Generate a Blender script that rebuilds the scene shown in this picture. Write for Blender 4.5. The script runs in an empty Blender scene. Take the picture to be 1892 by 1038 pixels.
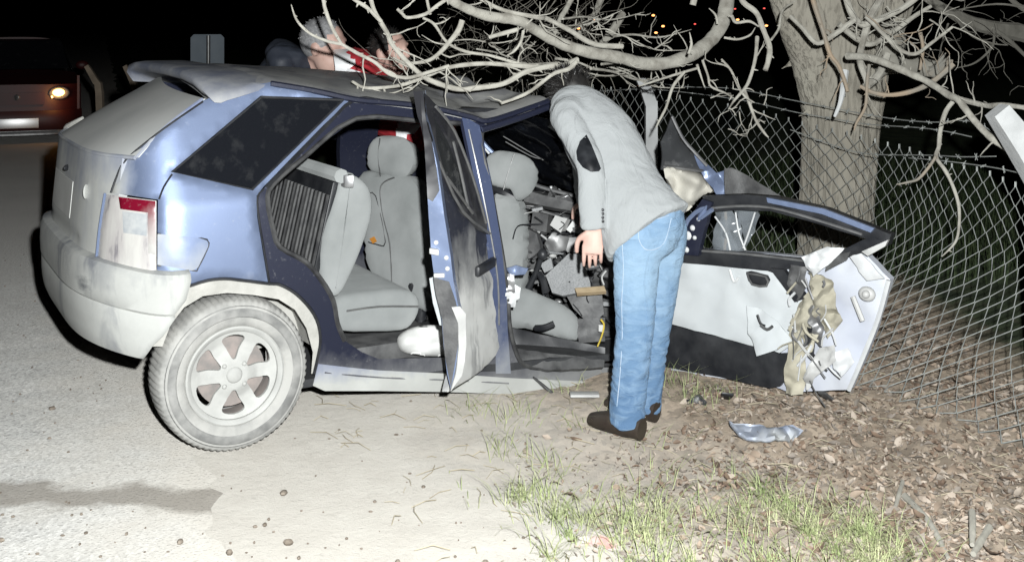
import bpy, bmesh, math, random
from mathutils import Vector, Matrix, noise
from mathutils.geometry import delaunay_2d_cdt
from mathutils.bvhtree import BVHTree
random.seed(7)
SC = bpy.context.scene
COL = SC.collection
R = math.radians

# ------------------------------------------------------------------ camera, night sky, flash, exposure
FPX, CX, HY, CAMH = 2100.0, 946.0, 47.0, 1.55
cam_data = bpy.data.cameras.new("camera")
cam = bpy.data.objects.new("camera", cam_data)
COL.objects.link(cam)
cam.location = (0, 0, CAMH)
cam.rotation_euler = (R(90), 0, 0)
cam_data.sensor_width = 36.0
cam_data.lens = FPX / 1892 * 36.0
cam_data.shift_y = -(519 - HY) / 1892
cam_data.clip_start = 0.05
cam_data.clip_end = 2000
SC.camera = cam

world = bpy.data.worlds.new("World")
SC.world = world
world.use_nodes = True
wn = world.node_tree
sky = wn.nodes.new("ShaderNodeTexSky")
sky.sky_type = 'NISHITA'
sky.sun_disc = False
sky.sun_elevation = R(-7)
sky.sun_rotation = R(200)
wn.links.new(sky.outputs[0], wn.nodes["Background"].inputs[0])
wn.nodes["Background"].inputs[1].default_value = 0.02

flash_data = bpy.data.lights.new("camera_flash", 'SPOT')
flash = bpy.data.objects.new("camera_flash", flash_data)
COL.objects.link(flash)
flash.location = (0.12, 0.0, 1.72)
flash.rotation_euler = (R(82), 0, 0)
flash_data.energy = 1750
flash_data.spot_size = R(95)
flash_data.spot_blend = 0.6
flash_data.shadow_soft_size = 0.025
flash_data.color = (0.975, 1.0, 0.995)

SC.view_settings.view_transform = 'Standard'
SC.view_settings.look = 'None'
SC.view_settings.exposure = 0.0
SC.view_settings.gamma = 1.0
SC.view_settings.use_curve_mapping = False

# ------------------------------------------------------------------ geometry helpers
TH = R(29.5)
CT, ST = math.cos(TH), math.sin(TH)
OX, OY = (426 - CX) / FPX * 4.13, 4.13          # ground point below the rear wheel hub

def P(px, py, D):
    return Vector(((px - CX) / FPX * D, D, CAMH - (py - HY) / FPX * D))

def W(x, y, z):                                  # car frame -> world
    return Vector((OX + x * CT - y * ST, OY + x * ST + y * CT, z))

def base_y(z):
    return 0.03 * ((z - .6) / .4) ** 2 if z < .9 else .017 + .36 * (z - .9)

def inside(x, y, z, off):
    b = base_y(z) + off
    if x >= -.15:
        return y > b
    hx = .33 - off - .04 * max(0, min(1, (z - .6) / .45))
    hy = .8 - b
    return (max(0, (-x - .15)) / hx) ** 2 + (abs(.8 - y) / hy) ** 4 < 1

def S(px, py, off=0.0):                          # pixel -> point on the body side / rear corner
    a = (px - CX) / FPX; b = -(py - HY) / FPX
    def test(D):
        dx, dy = D * a - OX, D - OY
        return inside(dx * CT + dy * ST, -dx * ST + dy * CT, CAMH + b * D, off)
    D = 3.2; best = None
    while D < 7:
        if test(D):
            lo, hi = D - .03, D
            for _ in range(14):
                m = .5 * (lo + hi)
                if test(m): hi = m
                else: lo = m
            best = hi; break
        D += .03
    if best is None: best = 4.5
    return P(px, py, best)

class Pl:                                        # plane, n points to the viewer; off > 0 goes away
    def __init__(s, p, n): s.p, s.n = Vector(p), Vector(n).normalized()
    def __call__(s, px, py, off=0.0):
        d = Vector(((px - CX) / FPX, 1, -(py - HY) / FPX)); c = Vector((0, 0, CAMH))
        return c + d * ((s.p - c).dot(s.n) / d.dot(s.n)) - s.n * off
def plane3(a, b, c):
    n = (b - a).cross(c - a)
    if n.dot(Vector((0, 0, CAMH)) - a) < 0: n = -n
    return Pl(a, n)
def flat(D): return Pl((0, D, 0), (0, -1, 0))
def ypl(y): return Pl(W(0, y, 0), (ST, -CT, 0))

def catmull(pts, sub):
    out = []; n = len(pts)
    if n < 3 or sub < 2:
        return [p.copy() for p in pts]
    for i in range(n - 1):
        p0 = pts[max(i - 1, 0)]; p1 = pts[i]; p2 = pts[i + 1]; p3 = pts[min(i + 2, n - 1)]
        for k in range(sub):
            t = k / sub
            out.append(.5 * ((2 * p1) + (p2 - p0) * t + (2 * p0 - 5 * p1 + 4 * p2 - p3) * t * t + (3 * p1 - p0 - 3 * p2 + p3) * t ** 3))
    out.append(pts[-1].copy())
    return out

class MB:
    def __init__(s): s.v, s.f = [], []
    def add(s, v, f):
        b = len(s.v); s.v += [tuple(q) for q in v]; s.f += [tuple(i + b for i in q) for q in f]; return s
    def rings(s, rings, caps=True, closed=True):
        b = len(s.v); n = len(rings[0])
        for r in rings: s.v += [tuple(q) for q in r]
        for i in range(len(rings) - 1):
            for j in range(n if closed else n - 1):
                k = (j + 1) % n
                s.f.append((b + i * n + j, b + i * n + k, b + (i + 1) * n + k, b + (i + 1) * n + j))
        if caps and closed:
            s.f.append(tuple(b + j for j in reversed(range(n))))
            s.f.append(tuple(b + (len(rings) - 1) * n + j for j in range(n)))
        return s
    def tube(s, pts, rad, n=8, sub=4, ref=None, knob=0.0, seed=0):
        """rad: number, list of numbers or list of (a, b) half axes (a along ref)"""
        pts = [Vector(p) for p in pts]
        if not isinstance(rad, (list, tuple)): rad = [rad] * len(pts)
        rad = [r if isinstance(r, (list, tuple)) else (r, r) for r in rad]
        rv = [Vector((r[0], r[1], 0)) for r in rad]
        cp = catmull(pts, sub)
        m = len(cp); cr = []
        for i in range(m):
            t = i * (len(rv) - 1) / max(1, m - 1); k = min(int(t), len(rv) - 2) if len(rv) > 1 else 0
            cr.append(rv[0] if len(rv) == 1 else rv[k].lerp(rv[k + 1], t - k))
        up = Vector(ref) if ref is not None else None
        rings = []; prev = None
        for i in range(m):
            tg = (cp[min(i + 1, m - 1)] - cp[max(i - 1, 0)])
            tg = tg.normalized() if tg.length > 1e-9 else Vector((0, 0, 1))
            if up is not None: u = up - tg * up.dot(tg)
            elif prev is None:
                u = Vector((0, 0, 1)) if abs(tg.z) < .9 else Vector((1, 0, 0)); u = u - tg * u.dot(tg)
            else: u = prev - tg * prev.dot(tg)
            if u.length < 1e-6: u = Vector((1, .3, .2)) - tg * tg.dot(Vector((1, .3, .2)))
            u.normalize(); prev = u; w = tg.cross(u)
            kk = 1 + (knob * noise.noise(cp[i] * 23 + Vector((seed, 0, 0))) if knob else 0)
            rings.append([cp[i] + (u * math.cos(2 * math.pi * j / n) * cr[i].x + w * math.sin(2 * math.pi * j / n) * cr[i].y) * kk for j in range(n)])
        return s.rings(rings)
    def ell(s, c, ax, ay, az, nu=16, nv=10):
        c, ax, ay, az = Vector(c), Vector(ax), Vector(ay), Vector(az)
        b = len(s.v)
        s.v.append(tuple(c + az))
        for i in range(1, nv):
            t = math.pi * i / nv
            for j in range(nu):
                p = 2 * math.pi * j / nu
                s.v.append(tuple(c + az * math.cos(t) + (ax * math.cos(p) + ay * math.sin(p)) * math.sin(t)))
        s.v.append(tuple(c - az)); e = len(s.v) - 1
        for j in range(nu):
            k = (j + 1) % nu
            s.f.append((b, b + 1 + j, b + 1 + k))
            s.f.append((e, b + 1 + (nv - 2) * nu + k, b + 1 + (nv - 2) * nu + j))
            for i in range(nv - 2):
                a0 = b + 1 + i * nu
                s.f.append((a0 + j, a0 + nu + j, a0 + nu + k, a0 + k))
        return s
    def box(s, c, hx, hy, hz, bev=0.0, seg=2):
        """c centre, half axis vectors"""
        c, hx, hy, hz = Vector(c), Vector(hx), Vector(hy), Vector(hz)
        bm = bmesh.new(); bmesh.ops.create_cube(bm, size=2)
        l = (hx.length, hy.length, hz.length)
        for v in bm.verts: v.co = Vector((v.co.x * l[0], v.co.y * l[1], v.co.z * l[2]))
        if bev: bmesh.ops.bevel(bm, geom=list(bm.edges), offset=min(bev, .95 * min(l)), segments=seg, affect='EDGES', profile=.5)
        X, Y, Z = hx.normalized(), hy.normalized(), hz.normalized()
        bm.verts.index_update()
        s.add([c + X * v.co.x + Y * v.co.y + Z * v.co.z for v in bm.verts], [[v.index for v in f.verts] for f in bm.faces])
        bm.free(); return s

def inpoly(x, y, poly):
    r = False; n = len(poly); j = n - 1
    for i in range(n):
        xi, yi = poly[i]; xj, yj = poly[j]
        if (yi > y) != (yj > y) and x < (xj - xi) * (y - yi) / (yj - yi) + xi: r = not r
        j = i
    return r
def resample(poly, step):
    out = []
    for i in range(len(poly)):
        a, b = poly[i], poly[(i + 1) % len(poly)]
        k = max(1, int(math.hypot(b[0] - a[0], b[1] - a[1]) / step))
        for t in range(k): out.append((a[0] + (b[0] - a[0]) * t / k, a[1] + (b[1] - a[1]) * t / k))
    return out
def smoothpoly(poly, sub=3):
    n = len(poly); out = []
    for i in range(n):
        p = [Vector(poly[(i + k - 1) % n]) for k in range(4)]
        for k in range(sub):
            t = k / sub
            q = .5 * ((2 * p[1]) + (p[2] - p[0]) * t + (2 * p[0] - 5 * p[1] + 4 * p[2] - p[3]) * t * t + (3 * p[1] - p[0] - 3 * p[2] + p[3]) * t ** 3)
            out.append((q.x, q.y))
    return out
def cdt(outline, step, holes=()):
    loops = [resample(outline, step)] + [resample(h, step) for h in holes]
    pts, edges = [], []
    for l in loops:
        b = len(pts); pts += [Vector(p) for p in l]
        edges += [(b + i, b + (i + 1) % len(l)) for i in range(len(l))]
    nb = len(pts)
    x0, x1 = min(p.x for p in pts), max(p.x for p in pts); y0, y1 = min(p.y for p in pts), max(p.y for p in pts)
    bp = list(pts)
    row = 0; y = y0 + step * .5
    while y < y1:
        x = x0 + step * (.5 if row % 2 else .9)
        while x < x1:
            if inpoly(x, y, loops[0]) and not any(inpoly(x, y, h) for h in loops[1:]) and all((q.x - x) ** 2 + (q.y - y) ** 2 > (.55 * step) ** 2 for q in bp):
                pts.append(Vector((x, y)))
            x += step
        y += step * .87; row += 1
    vo, eo, fo, a, b, c = delaunay_2d_cdt(pts, edges, [], 0, 1e-5)
    tris = []
    for f in fo:
        cx = sum(vo[i].x for i in f) / len(f); cy = sum(vo[i].y for i in f) / len(f)
        if inpoly(cx, cy, loops[0]) and not any(inpoly(cx, cy, h) for h in loops[1:]): tris.append(tuple(f))
    return [(v.x, v.y) for v in vo], tris, loops
def bdist(p, loops):
    d = 1e9
    for l in loops:
        for i in range(len(l)):
            ax, ay = l[i]; bx, by = l[(i + 1) % len(l)]
            vx, vy = bx - ax, by - ay; L2 = vx * vx + vy * vy or 1e-9
            t = max(0, min(1, ((p[0] - ax) * vx + (p[1] - ay) * vy) / L2))
            d = min(d, math.hypot(p[0] - ax - vx * t, p[1] - ay - vy * t))
    return d
def panel(outline, fn, thick=.02, off=0.0, step=16, holes=(), rough=0.0, seed=0, dent=None, rim=0.0, rimw=5):
    """a sheet with thickness over the outline, mapped by fn(px, py, off); rim: the edge rolls back by this much"""
    v2, tr, loops = cdt(outline, step, holes)
    v = []
    for side in (0, 1):
        for p in v2:
            o = off + (thick if side else 0)
            if rough: o += rough * (noise.noise(Vector((p[0] * .02, p[1] * .02, seed))) + .5 * noise.noise(Vector((p[0] * .06, p[1] * .06, seed + 5))))
            if dent: o += dent(p[0], p[1])
            if rim and not side:
                d = bdist(p, loops)
                if d < rimw: o += rim * (1 - d / rimw) ** 2
            v.append(fn(p[0], p[1], o))
    n = len(v2); f = []; cnt = {}
    for t in tr:
        f.append(t); f.append(tuple(i + n for i in reversed(t)))
        for i in range(len(t)):
            e = (t[i], t[(i + 1) % len(t)]); cnt[e] = 1
    for (a, b) in cnt:
        if (b, a) not in cnt: f.append((b, a, a + n, b + n))
    # which way do the front triangles face?
    return MB().add(v, f)
def pillow(outline, fn, hf, hb, r=20, off=0.0, step=8, rough=0.0, seed=0, smooth=True):
    """a padded volume: front bulges hf towards the viewer, back bulges hb"""
    if smooth: outline = smoothpoly(outline, 3)
    v2, tr, loops = cdt(outline, step)
    n = len(v2); ds = [min(1, bdist(p, loops) / r) for p in v2]
    pr = [math.sqrt(max(0, 1 - (1 - d) ** 2)) for d in ds]
    v = []; back = {}
    for i, p in enumerate(v2):
        q = rough * noise.noise(Vector((p[0] * .03, p[1] * .03, seed))) * pr[i] if rough else 0
        v.append(fn(p[0], p[1], off - hf * pr[i] + q))
    for i, p in enumerate(v2):
        if ds[i] < 1e-4: back[i] = i
        else: back[i] = len(v); v.append(fn(p[0], p[1], off + hb * pr[i]))
    f = []
    for t in tr: f.append(t); f.append(tuple(back[i] for i in reversed(t)))
    return MB().add(v, f)

FRAME = {}
def root_of(o):
    while o.parent is not None: o = o.parent
    return o
def tag(o, label=None, cat=None, group=None, kind=None):
    if label: o['label'] = label
    if cat: o['category'] = cat
    if group: o['group'] = group
    if kind: o['kind'] = kind
    return o
def thing(name, label, cat, loc=(0, 0, 0), rotz=0.0, group=None):
    o = bpy.data.objects.new(name, None); COL.objects.link(o)
    o.empty_display_size = .2
    o.location = loc; o.rotation_euler = (0, 0, rotz)
    FRAME[o] = (Matrix.Translation(Vector(loc)) @ Matrix.Rotation(rotz, 4, 'Z')).inverted()
    return tag(o, label, cat, group)
def fix_normals(me):
    bm = bmesh.new(); bm.from_mesh(me)
    bmesh.ops.recalc_face_normals(bm, faces=bm.faces)
    bm.to_mesh(me); bm.free()
def mk(name, mb, mat, parent=None, loc=None, sharp=38, rotz=0.0, fix=True):
    """link one mesh object; vertices are given in world space"""
    me = bpy.data.meshes.new(name)
    M = None
    if parent is not None: M = FRAME[root_of(parent)]
    elif loc is not None: M = (Matrix.Translation(Vector(loc)) @ Matrix.Rotation(rotz, 4, 'Z')).inverted()
    vv = mb.v if M is None else [tuple(M @ Vector(q)) for q in mb.v]
    me.from_pydata(vv, [], mb.f); me.update()
    if fix: fix_normals(me)
    if sharp is not None:
        me.shade_smooth(); me.set_sharp_from_angle(angle=R(sharp))
    me.materials.append(mat)
    o = bpy.data.objects.new(name, me); COL.objects.link(o)
    if parent is not None: o.parent = parent
    elif loc is not None:
        o.location = loc; o.rotation_euler = (0, 0, rotz)
        FRAME[o] = M
    else: FRAME[o] = Matrix.Identity(4)
    return o
def remesh(mb, vox, it=6, fac=.6):
    me = bpy.data.meshes.new("tmp"); me.from_pydata(mb.v, [], mb.f); me.update(); fix_normals(me)
    o = bpy.data.objects.new("tmp", me); COL.objects.link(o)
    m = o.modifiers.new("r", 'REMESH'); m.mode = 'VOXEL'; m.voxel_size = vox
    if it:
        s = o.modifiers.new("s", 'SMOOTH'); s.iterations = it; s.factor = fac
    dg = bpy.context.evaluated_depsgraph_get()
    m2 = bpy.data.meshes.new_from_object(o.evaluated_get(dg))
    r = MB(); r.v = [tuple(v.co) for v in m2.vertices]; r.f = [tuple(p.vertices) for p in m2.polygons]
    r.n = [v.normal.copy() for v in m2.vertices]
    bpy.data.objects.remove(o); bpy.data.meshes.remove(me); bpy.data.meshes.remove(m2)
    return r
def bvh(mb): return BVHTree.FromPolygons([Vector(v) for v in mb.v], mb.f)
def hit(tree, px, py, lift=.003, alt=4.5):
    d = Vector(((px - CX) / FPX, 1, -(py - HY) / FPX)).normalized()
    loc, nrm, i, dist = tree.ray_cast(Vector((0, 0, CAMH)), d)
    if loc is None: return P(px, py, alt)
    if nrm.dot(d) > 0: nrm = -nrm
    return loc + nrm * lift

# ------------------------------------------------------------------ materials
def nodes(name):
    m = bpy.data.materials.new(name); m.use_nodes = True
    return m, m.node_tree, m.node_tree.nodes["Principled BSDF"]
def nz(nt, scale, detail=4, rough=.55, co='Object', stretch=None, dist=0.0):
    tc = nt.nodes.new("ShaderNodeTexCoord"); n = nt.nodes.new("ShaderNodeTexNoise")
    n.inputs['Scale'].default_value = scale; n.inputs['Detail'].default_value = detail; n.inputs['Roughness'].default_value = rough
    n.inputs['Distortion'].default_value = dist
    if stretch:
        mp = nt.nodes.new("ShaderNodeMapping"); mp.inputs['Scale'].default_value = stretch
        nt.links.new(tc.outputs[co], mp.inputs[0]); nt.links.new(mp.outputs[0], n.inputs[0])
    else: nt.links.new(tc.outputs[co], n.inputs[0])
    return n
def ramp(nt, src, stops):
    r = nt.nodes.new("ShaderNodeValToRGB"); e = r.color_ramp.elements
    while len(e) < len(stops): e.new(.5)
    for i, (p, c) in enumerate(stops):
        e[i].position = p; e[i].color = (c, c, c, 1) if not isinstance(c, (tuple, list)) else (*c, 1)
    nt.links.new(src, r.inputs[0]); return r
def mixc(nt, fac, a, b):
    m = nt.nodes.new("ShaderNodeMix"); m.data_type = 'RGBA'
    for v, i in ((fac, 0), (a, 6), (b, 7)):
        if hasattr(v, 'links') or hasattr(v, 'is_output'): nt.links.new(v, m.inputs[i])
        elif i == 0: m.inputs[0].default_value = v
        else: m.inputs[i].default_value = (*v, 1)
    return m.outputs[2]
def mth(nt, op, a, b=None, clamp=False):
    m = nt.nodes.new("ShaderNodeMath"); m.operation = op; m.use_clamp = clamp
    for i, v in enumerate((a, b)):
        if v is None: continue
        if hasattr(v, 'is_output'): nt.links.new(v, m.inputs[i])
        else: m.inputs[i].default_value = v
    return m.outputs[0]
def bump(nt, bs, src, strength, dist=.01):
    b = nt.nodes.new("ShaderNodeBump"); b.inputs['Strength'].default_value = strength; b.inputs['Distance'].default_value = dist
    nt.links.new(src, b.inputs['Height']); nt.links.new(b.outputs[0], bs.inputs['Normal']); return b
def M(name, c1, c2=None, scale=8, rough=.7, metal=0.0, bs=0.0, bscale=None, bdist=.006, lo=.35, hi=.65, stretch=None, coat=0.0, drough=0.0, detail=4, co='Object', spec=.5):
    m, nt, b = nodes(name)
    b.inputs['Roughness'].default_value = rough; b.inputs['Metallic'].default_value = metal
    b.inputs['Coat Weight'].default_value = coat
    b.inputs['Specular IOR Level'].default_value = spec
    if 'Diffuse Roughness' in b.inputs: b.inputs['Diffuse Roughness'].default_value = drough
    if c2 is None: c2 = tuple(x * .8 for x in c1)
    n = nz(nt, scale, detail, co=co, stretch=stretch)
    r = ramp(nt, n.outputs[0], [(lo, c1), (hi, c2)])
    nt.links.new(r.outputs[0], b.inputs['Base Color'])
    if bs:
        n2 = nz(nt, bscale or scale * 3, 5, co=co, stretch=stretch)
        bump(nt, b, n2.outputs[0], bs, bdist)
    return m

DUST = (.44, .445, .425)
def paint(name, blue, dust_lo, dust_hi, rearx=None, rough=.38, streak=True, smear=0.0, metal=.35, dust=DUST, amount=1.0):
    """car paint under road dust: dust is full below dust_lo (m) and gone above dust_hi, thicker towards the tail"""
    m, nt, b = nodes(name)
    tc = nt.nodes.new("ShaderNodeTexCoord"); sx = nt.nodes.new("ShaderNodeSeparateXYZ")
    nt.links.new(tc.outputs['Object'], sx.inputs[0])
    n1 = nz(nt, 5, 6, .6); n2 = nz(nt, 3, 4, .6, stretch=(3, 3, .6)); n3 = nz(nt, 260, 2)
    k = 1.0 / max(1e-3, dust_hi - dust_lo)
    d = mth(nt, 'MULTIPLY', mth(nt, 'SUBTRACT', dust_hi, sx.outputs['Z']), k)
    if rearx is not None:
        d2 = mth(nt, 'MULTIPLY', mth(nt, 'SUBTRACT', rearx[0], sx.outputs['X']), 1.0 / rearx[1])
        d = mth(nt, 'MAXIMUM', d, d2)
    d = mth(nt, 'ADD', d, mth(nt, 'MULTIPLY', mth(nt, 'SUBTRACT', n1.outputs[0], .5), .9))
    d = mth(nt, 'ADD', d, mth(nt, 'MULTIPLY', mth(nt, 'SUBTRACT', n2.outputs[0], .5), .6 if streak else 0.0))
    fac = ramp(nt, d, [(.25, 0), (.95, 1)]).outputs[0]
    fac = mth(nt, 'MULTIPLY', fac, amount)
    if smear:
        w = ramp(nt, nz(nt, 4.5, 5, .65, stretch=(1, 1, .35), dist=.6).outputs[0], [(.5, 0), (.62, 1)]).outputs[0]
        fac = mth(nt, 'SUBTRACT', fac, mth(nt, 'MULTIPLY', w, smear), True)
    spk = ramp(nt, nz(nt, 55, 4, .7).outputs[0], [(.60, 0), (.70, 1)]).outputs[0]      # dried splashes
    fac = mth(nt, 'ADD', fac, mth(nt, 'MULTIPLY', spk, mth(nt, 'MULTIPLY', ramp(nt, nz(nt, 4, 3).outputs[0], [(.4, 0), (.65, 1)]).outputs[0], .32)), True)
    bl = mixc(nt, n1.outputs[0], blue, tuple(x * .85 for x in blue))
    du = mixc(nt, nz(nt, 9, 6, .65).outputs[0], tuple(x * .82 for x in dust), tuple(min(.8, x * 1.12) for x in dust))
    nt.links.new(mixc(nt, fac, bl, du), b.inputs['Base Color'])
    nt.links.new(mth(nt, 'MULTIPLY', mth(nt, 'SUBTRACT', 1, fac, True), metal), b.inputs['Metallic'])
    nt.links.new(mth(nt, 'ADD', mth(nt, 'MULTIPLY', fac, .5), rough, True), b.inputs['Roughness'])
    nt.links.new(mth(nt, 'MULTIPLY', mth(nt, 'SUBTRACT', 1, fac, True), .18), b.inputs['Coat Weight'])
    b.inputs['Coat Roughness'].default_value = .12
    bump(nt, b, mth(nt, 'ADD', n3.outputs[0], n1.outputs[0]), .12, .002)
    return m
BLUE = (.215, .27, .415)
m_quarter = paint("dusty blue paint", BLUE, .40, .70, (-.27, .10), rough=.46, metal=.62)
m_blue = paint("blue paint", BLUE, -.1, .25, rough=.3)
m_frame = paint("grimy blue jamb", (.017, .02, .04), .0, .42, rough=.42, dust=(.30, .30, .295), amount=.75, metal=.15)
m_pillar = paint("grimy blue pillar", (.09, .115, .21), .0, .5, rough=.36, amount=.8, smear=.3)
m_sill = paint("dust caked sill", (.16, .2, .36), .15, .38, rough=.4)
m_bumper = paint("dust caked bumper", (.10, .11, .15), .62, 1.2, rough=.5, smear=.45, metal=0)
m_tail = paint("dust caked tailgate", (.16, .19, .30), .85, 1.6, rough=.5, smear=.15, metal=0)
m_roof = paint("dusty grey roof", (.10, .105, .14), 1.2, 1.7, rough=.55, dust=(.30, .30, .29), smear=.35, metal=0)
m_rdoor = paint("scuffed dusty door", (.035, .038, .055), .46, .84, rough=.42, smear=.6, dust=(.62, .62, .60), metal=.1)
m_darkdoor = M("scorched black trim", (.02, .02, .024), (.12, .12, .12), 5, .45, lo=.5, hi=.75)
m_dustyglass = M("dust covered rear glass", (.42, .43, .42), (.53, .53, .515), 2.2, .8, bs=.05, bscale=200, stretch=(1, 1, 1))
m_black = M("black plastic", (.012, .013, .016), (.03, .031, .034), 12, .45, bs=.1, bscale=120, bdist=.002)
m_seal = M("rubber seal", (.018, .018, .02), (.07, .07, .07), 14, .5)
m_cloth = M("grey seat cloth", (.22, .232, .23), (.33, .342, .34), 4, .9, lo=.3, hi=.7, detail=7, bs=.5, bscale=420, bdist=.002, drough=.4)
m_cloth2 = M("grey cloth panel", (.48, .505, .52), (.54, .565, .575), 3, .85, bs=.12, bscale=300, bdist=.002)
m_tyre = M("dusty tyre", (.40, .395, .375), (.20, .20, .195), 7, .85, bs=.3, bscale=60, lo=.45, hi=.72, detail=7)
m_tread = M("dusty tread", (.36, .355, .335), (.12, .12, .12), 16, .85, bs=.3, bscale=60, lo=.42, hi=.7)
m_ring = M("grey rubbed sidewall", (.17, .17, .165), (.36, .355, .34), 10, .8, bs=.3, bscale=80, lo=.4, hi=.68, detail=7)
m_rim = M("dust caked alloy", (.45, .45, .43), (.37, .37, .355), 12, .7, bs=.08, bscale=120, bdist=.003)
m_drum = M("rusty brake drum", (.30, .255, .235), (.2, .185, .175), 18, .8)
m_liner = M("mud caked liner", (.46, .45, .42), (.34, .335, .31), 9, .9, bs=.5, bscale=55, bdist=.006)
m_white = M("scraped white metal", (.62, .63, .63), (.5, .51, .52), 7, .45, bs=.1, bscale=40)
m_lav = M("pale primer door inner", (.46, .485, .56), (.52, .54, .585), 4, .42, bs=.06, bscale=30)
m_beige = M("beige torn foam", (.45, .42, .33), (.30, .28, .22), 9, .8, bs=.4, bscale=40)
m_steel = M("bare steel", (.45, .45, .45), (.28, .28, .29), 15, .35, metal=.7)
m_floor = M("dark car carpet", (.022, .023, .026), (.045, .046, .048), 12, .9, bs=.4, bscale=150)
m_bag = M("white cloth bag", (.68, .68, .66), (.6, .6, .585), 5, .8, bs=.25, bscale=26)
m_bark = M("pale grey bark", (.36, .345, .30), (.22, .21, .18), 6, .85, bs=.55, bscale=22, bdist=.012, stretch=(1.2, 1.2, .3), drough=.3, detail=7)
def bark():
    m, nt, b = nodes("fissured pale bark"); b.inputs['Roughness'].default_value = .9; b.inputs['Diffuse Roughness'].default_value = .5
    f = nz(nt, 34, 7, .62, stretch=(1.5, 1.5, .16), dist=.5); g = nz(nt, 3.2, 6, .6, stretch=(1, 1, .5)); h = nz(nt, 120, 3, .6, stretch=(1, 1, .3))
    col = ramp(nt, g.outputs[0], [(.3, (.28, .26, .215)), (.5, (.37, .345, .29)), (.7, (.43, .41, .345))]).outputs[0]
    cr = ramp(nt, f.outputs[0], [(.34, 0), (.5, 1)]).outputs[0]
    nt.links.new(mixc(nt, mth(nt, 'MULTIPLY', mth(nt, 'SUBTRACT', 1, cr), .5), col, (.14, .125, .10)), b.inputs['Base Color'])
    bump(nt, b, mth(nt, 'ADD', cr, mth(nt, 'MULTIPLY', h.outputs[0], .4)), .75, .012)
    return m
m_trunk = bark()
m_branch = M("pale branch bark", (.43, .415, .365), (.22, .205, .175), 16, .8, bs=.6, bscale=70, bdist=.006, drough=.2, lo=.42, hi=.72, detail=6)
m_fine = M("weathered fine twig", (.20, .19, .16), (.11, .10, .085), 30, .85)
m_twig = M("tan twig", (.36, .28, .2), (.25, .24, .21), 5, .8)
m_wire = M("galvanised wire", (.40, .42, .40), (.27, .28, .27), 20, .5, metal=.2)
m_concrete = M("whitewashed concrete", (.62, .63, .63), (.46, .47, .47), 7, .85, bs=.3, bscale=40)
m_skin = M("skin", (.60, .41, .345), (.53, .335, .28), 14, .55, bs=.12, bscale=120, bdist=.002)
m_hair = M("dark hair", (.012, .011, .011), (.03, .028, .026), 40, .45)
m_grey_hair = M("grey hair", (.34, .34, .345), (.2, .2, .205), 60, .6)
def blazer():
    m, nt, b = nodes("light grey blazer cloth"); b.inputs['Roughness'].default_value = .85; b.inputs['Diffuse Roughness'].default_value = .4
    k = nz(nt, 7, 5, .55, stretch=(1.3, 1.3, .7), dist=1.1); k2 = nz(nt, 22, 4, .6, dist=.6); w = nz(nt, 380, 2)
    nt.links.new(mixc(nt, nz(nt, 3, 4).outputs[0], (.29, .305, .31), (.36, .375, .38)), b.inputs['Base Color'])
    bump(nt, b, mth(nt, 'ADD', k.outputs[0], mth(nt, 'ADD', mth(nt, 'MULTIPLY', k2.outputs[0], .22), mth(nt, 'MULTIPLY', w.outputs[0], .08))), .65, .03)
    return m
m_jacket = blazer()
def denim():
    m, nt, b = nodes("washed blue denim"); b.inputs['Roughness'].default_value = .9; b.inputs['Diffuse Roughness'].default_value = .4
    tc = nt.nodes.new("ShaderNodeTexCoord"); sx = nt.nodes.new("ShaderNodeSeparateXYZ"); nt.links.new(tc.outputs['Object'], sx.inputs[0])
    t = mth(nt, 'ADD', sx.outputs['Z'], mth(nt, 'MULTIPLY', mth(nt, 'SUBTRACT', nz(nt, 6, 5, .6).outputs[0], .5), .5))
    c = ramp(nt, t, [(.12, (.085, .16, .275)), (.45, (.14, .235, .36)), (.62, (.235, .345, .46)), (.80, (.175, .28, .41))]).outputs[0]
    w = nz(nt, 420, 2, stretch=(1, 1, .4)); k = nz(nt, 11, 6, .6, stretch=(1, 1, 2.6), dist=.8)
    nt.links.new(mixc(nt, ramp(nt, k.outputs[0], [(.42, .0), (.68, .45)]).outputs[0], c, (.30, .42, .55)), b.inputs['Base Color'])
    bump(nt, b, mth(nt, 'ADD', k.outputs[0], mth(nt, 'MULTIPLY', w.outputs[0], .10)), .9, .022)
    return m
m_jeans = denim()
m_seam = M("pale stitching", (.42, .48, .56), (.3, .4, .52), 30, .8)
m_patch = M("black velvet patch", (.01, .011, .013), (.03, .032, .036), 20, .35)
m_shoe = M("dark leather", (.03, .022, .018), (.05, .04, .03), 20, .4)
m_navy = M("navy jacket", (.018, .022, .034), (.034, .04, .055), 6, .6, bs=.3, bscale=14)
m_trouser = M("dark navy trousers", (.014, .017, .032), (.025, .028, .045), 6, .8)
m_red = M("red work jacket", (.48, .035, .045), (.40, .025, .035), 6, .7, bs=.2, bscale=16)
m_refl = M("silver reflective tape", (.95, .95, .96), (.92, .92, .93), 30, .35, metal=.1)
m_airbag = M("cream airbag cloth", (.50, .485, .43), (.44, .42, .37), 4, .85, bs=.3, bscale=16, bdist=.01)
m_ash = M("dark grey plastic", (.05, .05, .052), (.11, .11, .11), 14, .55, bs=.2, bscale=90)
m_speck = M("speckled grey panel", (.20, .205, .21), (.30, .305, .31), 160, .6)
m_offwhite = M("off white plastic", (.5, .5, .49), (.42, .42, .41), 12, .5)
m_wood = M("bare wood", (.42, .33, .21), (.3, .22, .13), 12, .7, stretch=(1, 1, 6))
m_orange = M("orange card", (.6, .25, .04), (.5, .2, .03), 12, .6)
m_yellow = M("yellow wire", (.6, .45, .05), None, 12, .6)
m_earth_red = M("dark red paint", (.05, .006, .007), (.035, .005, .006), 3, .5)
m_plate = M("white number plate", (.95, .95, .95), (.93, .93, .93), 8, .42, metal=.92)
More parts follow.
